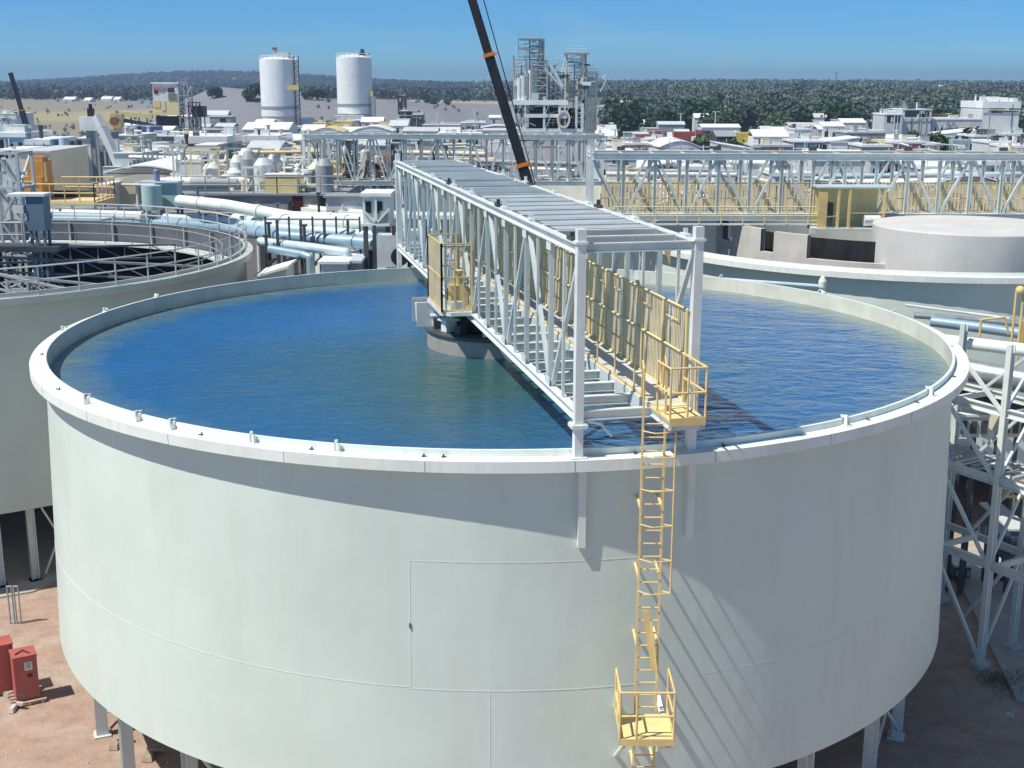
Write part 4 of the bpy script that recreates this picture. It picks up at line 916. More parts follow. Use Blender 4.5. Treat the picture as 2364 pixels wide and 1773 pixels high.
t=thing('yellow_conveyor','yellow conveyor bridge leading into the white-topped tower','conveyor',at(315,265,Y))
a,b=at(278,262,Y-2),at(352,268,Y-1);MB().bar(a,b,2.2,1.2).build('gallery','pale_yellow',t)
for k in range(4):
    p=a+(b-a)*((k+.3)/4);MB().bar((p.x,p.y,0),(p.x,p.y,p.z-.6),.3).build('trestle_leg','olive',t)
MB().bar(a-Vector((0,0,1.6)),b-Vector((0,0,2.4)),1.6,.9).build('return_belt','dark_steel',t)
t=thing('crusher','yellow-brown crusher at the left end of the yellow conveyor','crusher',(at(265,300,300).x,300,0))
m=MB()
for u0,u1,v0,v1 in((255,278,296,316),(262,280,272,296),(256,268,262,280),(270,282,263,275)): 
    a,b=at(u0,v0,300),at(u1,v1,300);m.prism([(a.x,299+random.random()),(b.x,299.5),(b.x,302),(a.x,302)],b.z,a.z)
m.build('frame','yellow_paint',t);q=at(266,280,299);MB().tube((q.x,297.8,q.z),(q.x,298.6,q.z),1.0,14).build('flywheel','rust',t);MB().box((at(265,320,300).x,300.5,4.5),(2.4,2.4,9)).build('pedestal','grey_steel',t)
vessel(286,374,291,330,262,'purple_motor','wide flat purple-grey tank beside the white-topped tower',legs=False,dome=.05,rail=False,z0=0)
# silos
for i,(u0,u1,vt,vb,Y,bf) in enumerate(((599,688,138,268,480,(.14,)),(776,857,133,262,500,(.17,)))):
    a,b=at(u0,vt,Y),at(u1,vt,Y);r=(b.x-a.x)/2;xc=(a.x+b.x)/2;zt=a.z;zb=at(u0,vb,Y).z;g0=float(hgt(xc,Y))
    t=thing('silo',('tall white silo with a lattice mast and yellow box on its right side','tall white silo without a mast, black machine on its roof')[i],'silo',(xc,Y,g0))
    MB().lathe([(r,zb),(r,zt),(r*.7,zt+.9),(.01,zt+1.3)],(xc,Y,0),64).build('shell','white_roof',t)
    MB().lathe([(.01,g0-1),(r*.97,g0-1),(r*.97,zb),(r*.6,zb+.01)],(xc,Y,0),48).build('skirt','beige' if i==0 else 'grey_light',t)
    for f in(.13,.16): MB().lathe([(r+.02,zb+(zt-zb)*f),(r+.15,zb+(zt-zb)*f),(r+.15,zb+(zt-zb)*(f+.02)),(r+.02,zb+(zt-zb)*(f+.02))],(xc,Y,0),64).build('band','grey_steel',t)
    m=MB();n=22
    for k in range(n):
        p=Vector((xc+r*.98*math.cos(2*PI*k/n),Y+r*.98*math.sin(2*PI*k/n),zt));q=Vector((xc+r*.98*math.cos(2*PI*(k+1)/n),Y+r*.98*math.sin(2*PI*(k+1)/n),zt))
        m.tube(p,p+Vector((0,0,1.5)),.09,4);m.tube(p+Vector((0,0,1.5)),q+Vector((0,0,1.5)),.09,4);m.tube(p+Vector((0,0,.8)),q+Vector((0,0,.8)),.07,4)
    m.build('top_rail','white_steel',t)
    if i==0:
        m=MB();m.box((xc+2,Y-2,zt+1.4),(5,4,2.6));m.box((xc-.8,Y-2,zt+2.6),(1.3,1.3,3));m.build('roof_house','grey_light',t)
        m=MB();m.box((xc-.8,Y-3,zt+4.0),(1.6,1,.8));m.build('roof_winch','rust',t)
        mx=at(684,200,Y-6).x;m=MB()
        for sx in(-.8,.8): m.bar((mx+sx,Y-r*.6,g0),(mx+sx,Y-r*.6,zt+1.5),.35)
        for k in range(16):
            z=g0+(zt-g0)*k/16;m.bar((mx-.8,Y-r*.6,z),(mx+.8,Y-r*.6,z+(zt-g0)/16),.18)
        m.build('lattice_mast','dark_steel',t)
        p=at(675,202,Y-r);MB().box((p.x,Y-r*.72,p.z),(4.2,2,1.8)).build('access_box','yellow_paint',t)
    else:
        m=MB();p=at(838,126,Y);m.box((p.x,Y-2,p.z-.8),(2.2,2,3.0));m.box((p.x,Y-2,p.z+1.3),(1.3,1.2,1.4));m.bar((p.x,Y-2,p.z-1),(p.x+3.2,Y-2,p.z+.4),.3);m.build('roof_machine','black_steel',t)
        p=at(862,250,Y-5);m=MB();m.box((p.x,Y-4,p.z),(1.6,2,9));m.build('side_duct','grey_steel',t)
        p=at(858,216,Y-4);MB().box((p.x,Y-4.2,p.z),(1.1,1,1.8)).build('access_box','yellow_bright',t)
        p=at(800,272,Y-r);m=MB();m.prism([(p.x-5,Y-r-3),(p.x+7,Y-r-3),(p.x+7,Y-r),(p.x-5,Y-r)],g0-1,p.z+1);m.build('base_house','white_sheet',t)
# yellow sheds between the silos
building(722,770,284,400,12,'yellow_bright','yellow_paint','yellow shed standing between the two white silos','building',win=(4,.3,.8,.3,6))
building(768,812,280,390,12,'pale_yellow','yellow_paint','taller pale yellow shed at the foot of the right silo','building',win=(5,.1,.95,.15,8))
building(848,900,291,380,12,'pale_yellow','yellow_bright','low yellow shed right of the mastless silo','building',win=(5,.3,.9,.5,5))
building(720,790,306,250,10,'pale_steel','pale_yellow','store with a bulging pale yellow roof below the yellow sheds','building',kind='curved',rise=.9)
building(560,665,300,300,14,'grey_light','white_roof','grey-and-white hall at the foot of the left silo','building',kind='gable',rise=1.5,win=(6,.3,.8,.5,5))
building(812,905,304,300,12,'white_sheet','white_roof','white curved-roof shed under the right silo','building',kind='curved',rise=1.2)
building(905,930,318,240,8,'dark_steel','grey_sheet','small dark machine house left of the crane boom','building')
# --- far middle
for i,(u0,u1,v,Y,mt,rf,lab,k) in enumerate(((918,935,222,620,'black_steel','black_steel','small black bin on the pale slope right of the silos','flat'),(922,950,256,520,'black_steel','white_roof','square black-fronted store on the grey bank','flat'),(952,976,266,500,'dark_steel','grey_steel','dark lumpy machine beside the black-fronted store','gable'),(1064,1120,283,430,'white_sheet','white_roof','long low white building left of the lattice towers','flat'),(1110,1190,296,400,'grey_light','white_roof','white domed building just left of the lattice towers','curved'),(975,1062,288,420,'grey_light','grey_light','plain grey building on the bank left of the crane boom','flat'),(930,1010,304,300,'grey_steel','grey_light','grey shed in front of the bank left of the crane boom','gable'),(1010,1110,308,290,'white_sheet','white_roof','white shed with dark openings behind the far truss bridge','flat'))):
    building(u0,u1,v,Y,10,mt,rf,lab,'building',kind=k,rise=.8,win=(5,.3,.75,.4,4) if i in(3,5,7) else None)
# lattice process towers
Y=220
def X(u): return at(u,300,Y).x
def Zv(v): return at(1200,v,Y).z
t=thing('process_house','open-sided dark process building with white floor bands under the twin lattice towers','process building',(X(1260),Y+4,0))
for u in(1186,1212,1256,1291,1330,1344):
    for y in(Y,Y+8): MB().bar((X(u),y,0),(X(u),y,Zv(222 if u in(1212,1256,1330) else 238)),.4).build('column','pale_steel',t)
for v,mt,h,u0,u1 in((231,'white_roof',.8,1184,1310),(263,'white_steel',.6,1210,1300),(297,'white_steel',.6,1184,1346),(318,'grey_steel',.5,1184,1346)):
    MB().prism([(X(u0),Y-.3),(X(u1),Y-.3),(X(u1),Y+8.3),(X(u0),Y+8.3)],Zv(v)-h,Zv(v)).build('floor_band',mt,t)
for u0,u1,v0,v1 in((1222,1256,240,262),(1221,1256,272,306),(1258,1290,240,296),(1186,1210,240,262),(1293,1340,250,300)): pxbox(u0,u1,v0,v1,Y+4,2).build('dark_bay','black_steel',t)
m=MB();p=at(1301,275,Y-.5);m.lathe([(.85,-.3),(1.15,-.3),(1.15,.3),(.85,.3),(.85,-.3)],(0,0,0),24)
mm=MB();mm.add([(p.x+a,Y-.6+c_,p.z+b*1.35) for a,b,c_ in m.v],m.f,True);mm.build('hoop','beige',t)
m=MB()
for k in(0,4,7):
    u=1195+k*16;m.bar((X(u),Y-.5,Zv(262)),(X(u+8),Y-.5,Zv(240)),.1);m.bar((X(u),Y-.4,Zv(297)),(X(u+12),Y-.4,Zv(268)),.1)
m.build('web_brace','grey_light',t)
def mast(u0,u1,v0,v1,lev,lab,mt,y=Y+1,d=2.4,w=.2): return lattice('lattice_tower',lab,'tower',X(u0),X(u1),y,y+d,Zv(v1),Zv(v0),lev,mt,w,rails=True)
ml=[]
ml.append(mast(1222,1244,88,232,9,'tall slim lattice tower, the highest of the cluster right of the crane boom','grey_steel'))
ml.append(mast(1226,1262,142,232,5,'broad dark lattice tower in front of the highest one','grey_steel',Y,2.6,.3))
ml.append(mast(1190,1214,136,230,6,'pale lattice tower at the left of the cluster','pale_steel',Y+2))
ml.append(mast(1308,1352,120,180,4,'upper crown of the pale right-hand lattice tower','pale_steel',Y+2,2.6))
ml.append(mast(1312,1340,180,232,3,'stepped base of the pale right-hand lattice tower','beige',Y+2,2.6,.3))
ml.append(mast(1356,1378,166,300,7,'short outer lattice tower at the right of the cluster','pale_steel',Y+2))
ml.append(mast(1196,1248,88,130,2,'open headframe topping the highest lattice tower','grey_steel',Y+1.2,2.2,.14))
ml.append(mast(1210,1258,166,232,3,'pale two-bay lattice block behind the broad dark lattice tower','white_steel',Y+3,3,.22))
ml.append(mast(1262,1308,172,232,3,'pale linking lattice block between the two tall lattice towers','pale_steel',Y+2,3,.2))
ml.append(mast(1332,1352,176,300,6,'pale side lattice block under the right-hand lattice tower','white_steel',Y+1,3,.2))
m=MB();m.pipe([at(1356,192,Y),at(1384,184,Y),at(1398,174,Y),at(1398,188,Y),at(1386,212,Y)],.09,6);m.build('davit','pale_steel',ml[5])
for (u0,u1,v) in((1198,1248,112),(1198,1248,89),(1300,1358,122),(1286,1310,170),(1352,1382,168)): 
    m=MB();m.prism([(X(u0),Y-.4),(X(u1),Y-.4),(X(u1),Y+3.6),(X(u0),Y+3.6)],Zv(v)-.15,Zv(v)+.05);m.build('service_deck','grey_steel',ml[0] if u1<1260 else ml[3])
for i,(u0,v0,u1,v1) in enumerate(((1238,88,1240,230),(1330,120,1332,230))):
    m=MB();m.tube((X(u0)+1,Y+1,Zv(v1)),(X(u0)+1,Y+1,Zv(v0)),.35,10);m.build('riser_pipe','grey_steel' if i==0 else 'beige',ml[0] if i==0 else ml[3])
for i in range(5):
    p=at(1200+i*9,215-6*i,Y+1);MB().tube((p.x,Y+.6,p.z-2.5),(p.x,Y+.6,p.z+2.5),.5+.1*(i%2),12).build('vessel',('pale_steel','pale_steel','grey_steel','white_steel','grey_light')[i],ml[1])
MB().tube(at(1270,150,Y),at(1300,200,Y),.3,8).build('chute','pale_steel',ml[1])
MB().tube(at(1300,205,Y),at(1258,160,Y),.22,8).build('chute','grey_light',ml[1])
for i,(u,v0,v1) in enumerate(((1188,128,232),(1204,150,300),(1216,118,232),(1252,140,232),(1268,150,300),(1278,168,300),(1290,176,300),(1304,158,300),(1322,150,300),(1346,190,300),(1366,200,300),(1374,236,300))):
    y=Y+RD.uniform(-.6,5);MB().tube((X(u),y,Zv(v1)),(X(u)+RD.uniform(-.25,.25),y,Zv(v0)),RD.uniform(.06,.2),6).build('pipe_riser',RD.choice(('grey_steel','dark_steel','pale_steel','white_steel','beige','rust')),t)
for i in range(60):
    u=RD.uniform(1190,1366);v=RD.uniform(170,300) if RD.random()<.75 else RD.uniform(130,180);p=at(u,v,Y+RD.uniform(-.5,4));L=RD.uniform(.8,3.5);c=RD.random()
    if c<.5: MB().tube(p,p+Vector((L*RD.choice((-1,1)),RD.uniform(-.5,.5),RD.uniform(-1.2,1.2))),RD.uniform(.07,.22),7).build('process_pipe',RD.choice(('grey_steel','pale_steel','dark_steel','white_steel','beige')),t)
    elif c<.8: MB().box(p,(RD.uniform(.5,1.8),1,RD.uniform(.3,1.4))).build('equipment_box',RD.choice(('grey_steel','dark_steel','white_steel','white_roof','pale_steel','beige')),t)
    else: MB().rail([p,p+Vector((L+1,0,0))],1.0,(1,.5),.9,.035).build('service_rail','pale_steel',t)
MB().tube(at(1308,120,Y+1),at(1290,205,Y+1),.13,6).build('stay_pipe','pale_steel',t);MB().tube(at(1350,125,Y+1),at(1362,230,Y+1),.1,6).build('stay_pipe','grey_steel',t)
for i,(u0,u1,v,Yq,lev) in enumerate(((540,570,330,160,4),(600,625,345,130,5),(650,676,342,130,5),(470,492,346,125,5),(330,352,352,120,4),(380,402,350,122,4),(930,960,330,120,5),(1000,1030,338,110,5),(1090,1120,338,115,5),(1180,1210,338,118,5),(1290,1320,338,112,5),(1420,1446,350,105,5),(1545,1570,352,108,5),(1700,1726,355,106,5),(1830,1856,360,104,5),(2060,2086,352,108,5),(2190,2216,356,104,5),(2320,2346,350,102,5),(560,585,392,92,4),(700,722,402,90,4),(460,482,400,90,4))):
    Yb=Yq;x0_,x1_=at(u0,v,Yq).x,at(u1,v,Yq).x
    lattice('steel_gantry','slender braced steel gantry standing among the white-roofed sheds','gantry',x0_,x1_,Yq,Yq+1.6,0,at(u0,v,Yq).z,lev,('grey_steel','pale_steel','white_steel','dark_steel')[i%4],.13,group='slender gantries among the sheds',rails=i%2==0)
for i,(pts,r,mt,lab) in enumerate((([(560,352,128),(740,350,126)],.16,'yellow_paint','yellow pipe running level among the sheds left of the far truss bridge'),([(300,362,130),(470,366,124)],.2,'white_steel','white pipe bridge above the low stores at left'),([(470,392,104),(640,398,98),(720,412,94)],.2,'white_steel','white pipe stepping down in front of the sloping white roof'),([(930,352,112),(1120,356,110)],.22,'beige','cream pipe beyond the foreground bridge roof'),([(1100,372,100),(1340,380,98)],.2,'grey_steel','grey pipe between the far truss bridge and the foreground bridge roof'),([(1400,402,92),(1700,404,92)],.18,'white_steel','white pipe behind the left half of the right-hand bridge'),([(1900,408,94),(2364,402,96)],.2,'pale_blue','pale blue pipe behind the right half of the right-hand bridge'))):
    pipe(pts,r,mt,lab)
for i in range(112):
    right=i%8<5;u=RD.uniform(1385,2350) if right else RD.uniform(300,1170);Yq=RD.uniform(235,510);zz=RD.uniform(4.5,8.5) if right else RD.uniform(5,9.5)
    x=at(u,300,Yq).x;w=RD.uniform(3,11);d=RD.uniform(5,9);mt=RD.choice(('white_sheet','white_roof','grey_light','grey_sheet','white_steel','pale_steel','beige','mauve_wall','white_sheet'));g0=float(hgt(x,Yq))-1
    t=thing('small_shed','small pale shed or cabin scattered in the far yard, a few pixels high','shed',(x,Yq,g0),'small sheds scattered in the far yard')
    MB().prism([(x-w/2,Yq),(x+w/2,Yq),(x+w/2,Yq+d),(x-w/2,Yq+d)],g0,zz).build('wall',mt,t)
    hh=RD.choice((0,0,.8,1.4));MB().extr([(x-w/2-.2,Yq-.2,zz+.005),(x-w/2-.2,Yq+d/2,zz+.01+hh),(x-w/2-.2,Yq+d+.2,zz+.005),(x-w/2-.2,Yq+d+.2,zz+.16),(x-w/2-.2,Yq+d/2,zz+.16+hh),(x-w/2-.2,Yq-.2,zz+.16)],(w+.4,0,0)).build('roof',RD.choice(('white_roof','white_roof','grey_light','pale_steel')),t)
    if w>4: MB().box((x+RD.uniform(-.3,.3)*w,Yq-.03,zz-RD.uniform(.9,1.6)),(w*RD.uniform(.12,.3),.08,RD.uniform(.6,1.4))).build('opening',RD.choice(('black_steel','glass_dark','dark_steel')),t)
for i in range(110):
    right=i%2;u=RD.uniform(1390,2350) if right else RD.uniform(235,830);v=RD.uniform(345,450) if right else RD.uniform(325,440);Yq=100+(450-v)*.6+RD.uniform(-6,10);p=at(u,v,Yq);mt=RD.choice(('white_steel','white_roof','pale_steel','beige','grey_light','pale_blue','green_tank','grey_steel','pale_yellow','dark_steel','white_steel'))
    t=thing('plant_unit','small tank or box of plant on a steel stand among the sheds and pipes','plant unit',(p.x,Yq,0),'small plant units among the pipes')
    a=RD.uniform(.5,1.5);h=RD.uniform(.7,2.2);m=MB();k=RD.random()
    if k<.4: m.lathe([(.01,p.z-h),(a*.6,p.z-h),(a*.6,p.z-.15),(a*.3,p.z),(.01,p.z)],(p.x,Yq,0),16)
    elif k<.6: m.tube((p.x-a,Yq,p.z-.5),(p.x+a,Yq,p.z-.5),.45,14)
    else: m.box((p.x,Yq,p.z-h/2),(a*1.5,1.2,h));m.box((p.x,Yq,p.z+.03),(a*1.6,1.3,.06))
    m.build('body',mt,t);zz=p.z-h if not .4<=k<.6 else p.z-.9
    for sx in(-1,1): MB().bar((p.x+sx*a*.5,Yq,0),(p.x+sx*a*.5,Yq,zz+.1),.12).build('leg','grey_steel',t)
    if RD.random()<.6: MB().rail([Vector((p.x-a,Yq-.8,zz)),Vector((p.x+a,Yq-.8,zz))],1.0,(1,.5),1.0,.03).build('guardrail',RD.choice(('yellow_paint','grey_steel','white_steel')),t)
    MB().prism([(p.x-a,Yq-.85),(p.x+a,Yq-.85),(p.x+a,Yq+.8),(p.x-a,Yq+.8)],zz-.1,zz-.003).build('deck','grey_steel',t)
zr=(at(400,447,82).z+at(790,447,82).z)/2
for i in range(58):
    u=RD.uniform(415,785);Yq=RD.uniform(83,91);p=at(u,440,Yq);k=RD.random();h=RD.uniform(.6,2.6);mt=RD.choice(('white_steel','white_roof','pale_steel','beige','white_steel','grey_steel','pale_yellow','galvanised'))
    t=thing('rooftop_unit','small plant unit standing on the flat roof of the long mauve wall building','rooftop unit',(p.x,Yq,zr),'units on the mauve building roof');m=MB()
    a=RD.uniform(.4,1.4)
    if k<.3: m.lathe([(.01,zr),(a*.5,zr),(a*.5,zr+h*.8),(a*.25,zr+h),(.01,zr+h)],(p.x,Yq,0),14);m.build('body',mt,t)
    elif k<.6: m.box((p.x,Yq,zr+h*.35),(a*1.6,a,h*.7));m.build('body',mt,t);MB().box((p.x,Yq,zr+h*.7+.03),(a*1.7,a*1.1,.06)).build('lid','white_roof',t)
    elif k<.8:
        for sx in(-a,a): MB().bar((p.x+sx,Yq,zr),(p.x+sx,Yq,zr+h+.8),.1).build('post',mt,t)
        MB().bar((p.x-a-.2,Yq,zr+h+.85),(p.x+a+.2,Yq,zr+h+.85),.1,.14).build('beam',mt,t);MB().bar((p.x-a,Yq-.06,zr),(p.x+a,Yq-.06,zr+h+.7),.07).build('brace',mt,t)
    else: m.tube((p.x-a*1.6,Yq,zr+.6),(p.x+a*1.6,Yq,zr+.6),.3,12);m.build('body',mt,t);MB().box((p.x,Yq,zr+.15),(a*2,.3,.3)).build('saddle','grey_steel',t)
PM=('white_steel','pale_steel','white_roof','grey_steel','beige','pale_yellow','dark_steel','pale_blue','rust')
for i in range(112):
    right=i%2;u=RD.uniform(1390,2300) if right else RD.uniform(250,1250);v=RD.uniform(330,455) if right else RD.uniform(322,440);Yq=100+ (450-v)*.5+RD.uniform(-8,8);L=RD.uniform(30,130)
    pipe([(u,v,Yq),(u+L*.6,v+RD.uniform(-3,3),Yq),(u+L,v+RD.uniform(-4,10),Yq-1)],RD.uniform(.07,.17),PM[i%len(PM)],'slim pipe run threading between the sheds and frames of the plant','slim pipes between the sheds')
for i in range(92):
    right=i%2;u=RD.uniform(1390,2350) if right else RD.uniform(250,1250);v=RD.uniform(335,440) if right else RD.uniform(318,430);Yq=98+(450-v)*.5+RD.uniform(-8,8);p=at(u,v,Yq);m=MB();k=RD.random()
    m.tube((p.x,Yq,0),(p.x,Yq,p.z),RD.uniform(.06,.14),6)
    if k<.5: m.bar((p.x-RD.uniform(.3,1.2),Yq,p.z-.2),(p.x+RD.uniform(.3,1.2),Yq,p.z-.2),.1)
    if k>.3: m.box((p.x,Yq,p.z-RD.uniform(.6,2)),(.5,.4,.6))
    solo(m,'steel_post',PM[(i*4)%len(PM)],'slim steel post with small fittings among the sheds of the plant','post',(p.x,Yq,0),'slim posts among the sheds')
# --- right: everything behind the right-hand bridge
RB=[(1380,1470,352,118,8,'white_sheet','white_roof','white shed just right of the far truss bridge','flat',(4,.3,.7,.5,4)),
(1470,1575,372,128,9,'white_sheet','white_roof','white shed with blue-grey front behind the left end of the right-hand bridge','shedr',(5,.4,.75,.5,4)),
(1522,1618,342,190,14,'white_sheet','white_roof','white dome-roofed hall behind the left half of the right-hand bridge','curved',(5,.2,.6,.4,4)),
(1580,1690,384,122,9,'pale_steel','white_roof','pale shed seen through the middle of the right-hand bridge','flat',(5,.4,.8,.6,4)),
(1690,1790,378,125,9,'white_sheet','white_roof','white gabled shed seen through the right-hand bridge','gable',(4,.3,.7,.5,4)),
(1790,1875,398,118,8,'pale_blue','white_roof','pale blue shed left of the yellow drive cabin','flat',(4,.4,.8,.6,4)),
(1880,2010,372,130,10,'white_sheet','white_roof','broad white hall above the yellow drive cabin','gable',(6,.3,.7,.5,4)),
(2010,2140,368,128,9,'grey_light','white_roof','grey-walled white-roofed hall right of the broad white hall','shedl',(5,.4,.8,.5,4)),
(2140,2270,384,115,9,'blue_pipe','white_roof','blue-fronted hall with a bright white canopy near the right end of the bridge','flat',(4,.35,.8,.7,4)),
(2270,2400,372,112,9,'white_sheet','white_roof','white hall with windows at the right edge behind the bridge','flat',(6,.5,.8,.5,5)),
(2000,2130,414,98,7,'white_sheet','white_roof','low white canopy building seen through the bridge truss right of the yellow cabin','shedr',(4,.3,.7,.5,3)),
(2150,2330,432,95,7,'beige_sheet','white_roof','low cream store seen through the bridge truss at far right','curved',(5,.2,.6,.5,3)),
(1400,1500,420,96,7,'grey_sheet','grey_light','grey store behind the left end of the right-hand bridge','flat',(4,.4,.8,.5,4)),
(1500,1640,432,98,7,'grey_steel','white_roof','dark grey store behind the tan screens of the right-hand bridge','flat',(6,.4,.8,.5,4)),
(1640,1760,428,97,7,'pale_steel','grey_light','pale low store behind the tan screens near the yellow cabin','flat',(5,.4,.8,.5,4)),
(1385,1440,334,210,8,'grey_sheet','white_roof','grey box house right of the lattice towers','flat',None),
(1440,1500,330,230,9,'white_sheet','white_roof','small white store right of the grey box house','flat',(3,.3,.8,.5,4)),
(1500,1555,320,260,9,'grey_light','white_roof','pale store in front of the pink containers','flat',(4,.2,.8,.6,4)),
(1655,1700,316,250,9,'dark_steel','grey_sheet','dark machine house between the red and yellow containers','gable',None),
(1660,1740,332,220,10,'white_sheet','white_roof','long white roof in front of the yellow container','shedl',None),
(1740,1830,334,225,9,'grey_sheet','grey_light','grey stores right of the maroon container','flat',(5,.2,.8,.6,4)),
(1835,1874,297,300,9,'white_roof','white_roof','bright white box building above the grey stores','flat',None),
(1830,1900,324,250,9,'bluegrey','white_roof','blue-grey shed with a dark front behind the middle of the bridge','flat',(5,.2,.85,.7,4)),
(1900,1950,292,330,9,'white_sheet','white_roof','white gabled house left of the grey tiered building','gable',(3,.3,.7,.5,4)),
(1895,1985,318,270,10,'grey_light','white_roof','pale workshop below the white gabled house','shedr',(5,.2,.75,.5,4)),
(1945,2000,284,340,9,'white_sheet','white_roof','white two-part house at the edge of the wood','gable',None),
(1955,2045,304,290,10,'grey_sheet','grey_light','grey workshop below the tiered building','flat',(4,.3,.8,.4,4)),
(1990,2060,334,210,8,'mauve_wall','white_roof','mauve-grey store above the right half of the bridge','flat',(2,.2,.8,.3,4)),
(2060,2135,326,215,8,'faded_red','white_roof','dull red store with a white roof above the right half of the bridge','flat',None),
(2130,2170,330,215,7,'white_sheet','white_roof','small white kiosk right of the dull red store','flat',(2,.5,.9,.4,4)),
(2250,2310,312,240,9,'grey_light','white_roof','long pale shed below the white block building','flat',(3,.2,.7,.5,4)),
(2285,2345,326,210,8,'white_sheet','white_roof','white row building with small dark windows at far right','flat',(5,.4,.7,.5,4)),
(2330,2400,310,240,10,'mauve_wall','grey_light','tall mauve-grey block at the right edge','flat',(2,.5,.9,.5,5)),
(2338,2400,336,195,9,'white_sheet','white_roof','white flat-roofed unit at the right edge just above the bridge','flat',(4,.4,.8,.5,4)),
(2042,2085,262,318,10,'grey_light','white_roof','lower left wing of the grey tiered building with a dark window','flat',(1,.25,.85,.7,3)),
(2153,2268,273,322,10,'grey_light','white_roof','long plain grey building between the tiered and the white block buildings','flat',(7,.2,.6,.35,4)),
(2180,2262,300,300,10,'grey_light','white_roof','grey lean-to in front of the long plain grey building','shedr',(4,.2,.7,.4,4)),
(1380,1440,246,600,16,'grey_light','white_roof','far pale building with steps right of the short outer lattice tower','flat',(5,.3,.7,.5,5)),
(1435,1460,238,640,14,'beige','white_roof','small far cream house beside the stepped pale building','gable',None),
(1524,1575,261,560,14,'white_sheet','white_roof','far white row of low houses at the foot of the wood','flat',(6,.2,.7,.5,3)),
(1710,1748,269,520,12,'white_sheet','white_roof','far white canopy at the edge of the wood above the yellow container','shedl',None)]
for u0,u1,v,Y,dp,w_,r_,lab,k,wn in RB: building(u0,u1,v,Y,dp,w_,r_,lab,'building',kind=k,win=wn,rise=1.0 if Y>150 else .8,fascia=.25 if k=='flat' else 0)
t=building(2084,2152,252,320,12,'grey_light','white_roof','grey tiered building with a broad dark band window in front of the wood','building',win=(1,.62,.92,.82,5))
t=building(2270,2356,234,330,16,'white_sheet','white_roof','tall white block building with rows of small windows at the upper right','building',fascia=1.6)
a,b=at(2282,250,330),at(2352,250,330)
for j in range(2):
    for k in range(12):
        x=a.x+(b.x-a.x)*(k+.5)/12;z=at(2300,251+j*6,330).z;MB().box((x,329.97,z),(.42,.06,.42)).build('window','glass_dark',t)
m=MB()
for u,s in((2290,2.2),(2316,1.6),(2340,1.2)): p=at(u,231,336);m.box((p.x,336,p.z),(s*1.3,2,s*.8))
m.build('roof_plant','white_roof',t)
# containers in the far yard
for i,(u0,u1,v,Y,mt,lab) in enumerate(((1468,1500,310,280,'faded_red','pink shipping container, leftmost in the far yard'),(1500,1540,302,290,'faded_red','pink shipping container standing higher behind the leftmost one'),(1556,1604,304,300,'red_paint','deep red shipping container in the far yard'),(1606,1640,300,310,'faded_red','faded pink container right of the deep red one'),(1697,1732,306,285,'yellow_bright','yellow container left of the maroon one'),(1732,1770,300,290,'maroon','dark maroon container right of the yellow one'),(1600,1630,316,270,'white_roof','white container in front of the faded pink one'),(1640,1664,302,280,'dark_steel','black container between the pink and the yellow ones'),(2200,2240,322,230,'green_tank','pale green container right of the small white kiosk'),(2176,2212,316,250,'green_tank','pale green container behind the other pale green one'))):
    a,b=at(u0,v,Y),at(u1,v,Y);t=thing('shipping_container',lab,'container',((a.x+b.x)/2,Y,a.z-2.6),'containers in the far yard')
    m=MB();m.prism([(a.x,Y),(b.x,Y),(b.x,Y+2.5),(a.x,Y+2.5)],a.z-2.6,a.z)
    n=14
    for k in range(n): x=a.x+(b.x-a.x)*(k+.5)/n;m.box((x,Y-.03,a.z-1.3),((b.x-a.x)/n*.45,.06,2.3))
    m.build('body',mt,t)
    for x in(a.x+.1,b.x-.1): MB().box((x,Y-.05,a.z-1.3),(.2,.14,2.6)).build('corner_post',mt,t)
    MB().box(((a.x+b.x)/2,Y+1.2,(a.z-2.6)/2),(b.x-a.x-.6,2,a.z-2.62)).build('stand','grey_steel',t)
# lamp poles and far antenna
for i,(u,v,Y) in enumerate(((1652,258,380),(1420,300,250),(1572,262,400),(2190,262,380),(1096,252,330),(1010,262,400))):
    p=at(u,v,Y);m=MB();m.tube((p.x,Y,0),(p.x,Y,p.z),.18,6);m.bar((p.x-.9,Y,p.z),(p.x+.9,Y,p.z),.2)
    solo(m,'light_pole','pale_steel','slender pale lighting pole standing above the far yard','pole',(p.x,Y,0),'far lighting poles')
p=at(1931,165,2500);g0=float(hgt(p.x,2500));t=thing('antenna_mast','thin antenna mast on the wooded skyline at the right','mast',(p.x,2500,g0))
MB().tube((p.x,2500,g0),(p.x,2500,p.z),1.0,6).build('pole','bluegrey',t);MB().bar((p.x-3,2500,p.z-3),(p.x+3,2500,p.z-3),1.2).build('aerial','bluegrey',t)
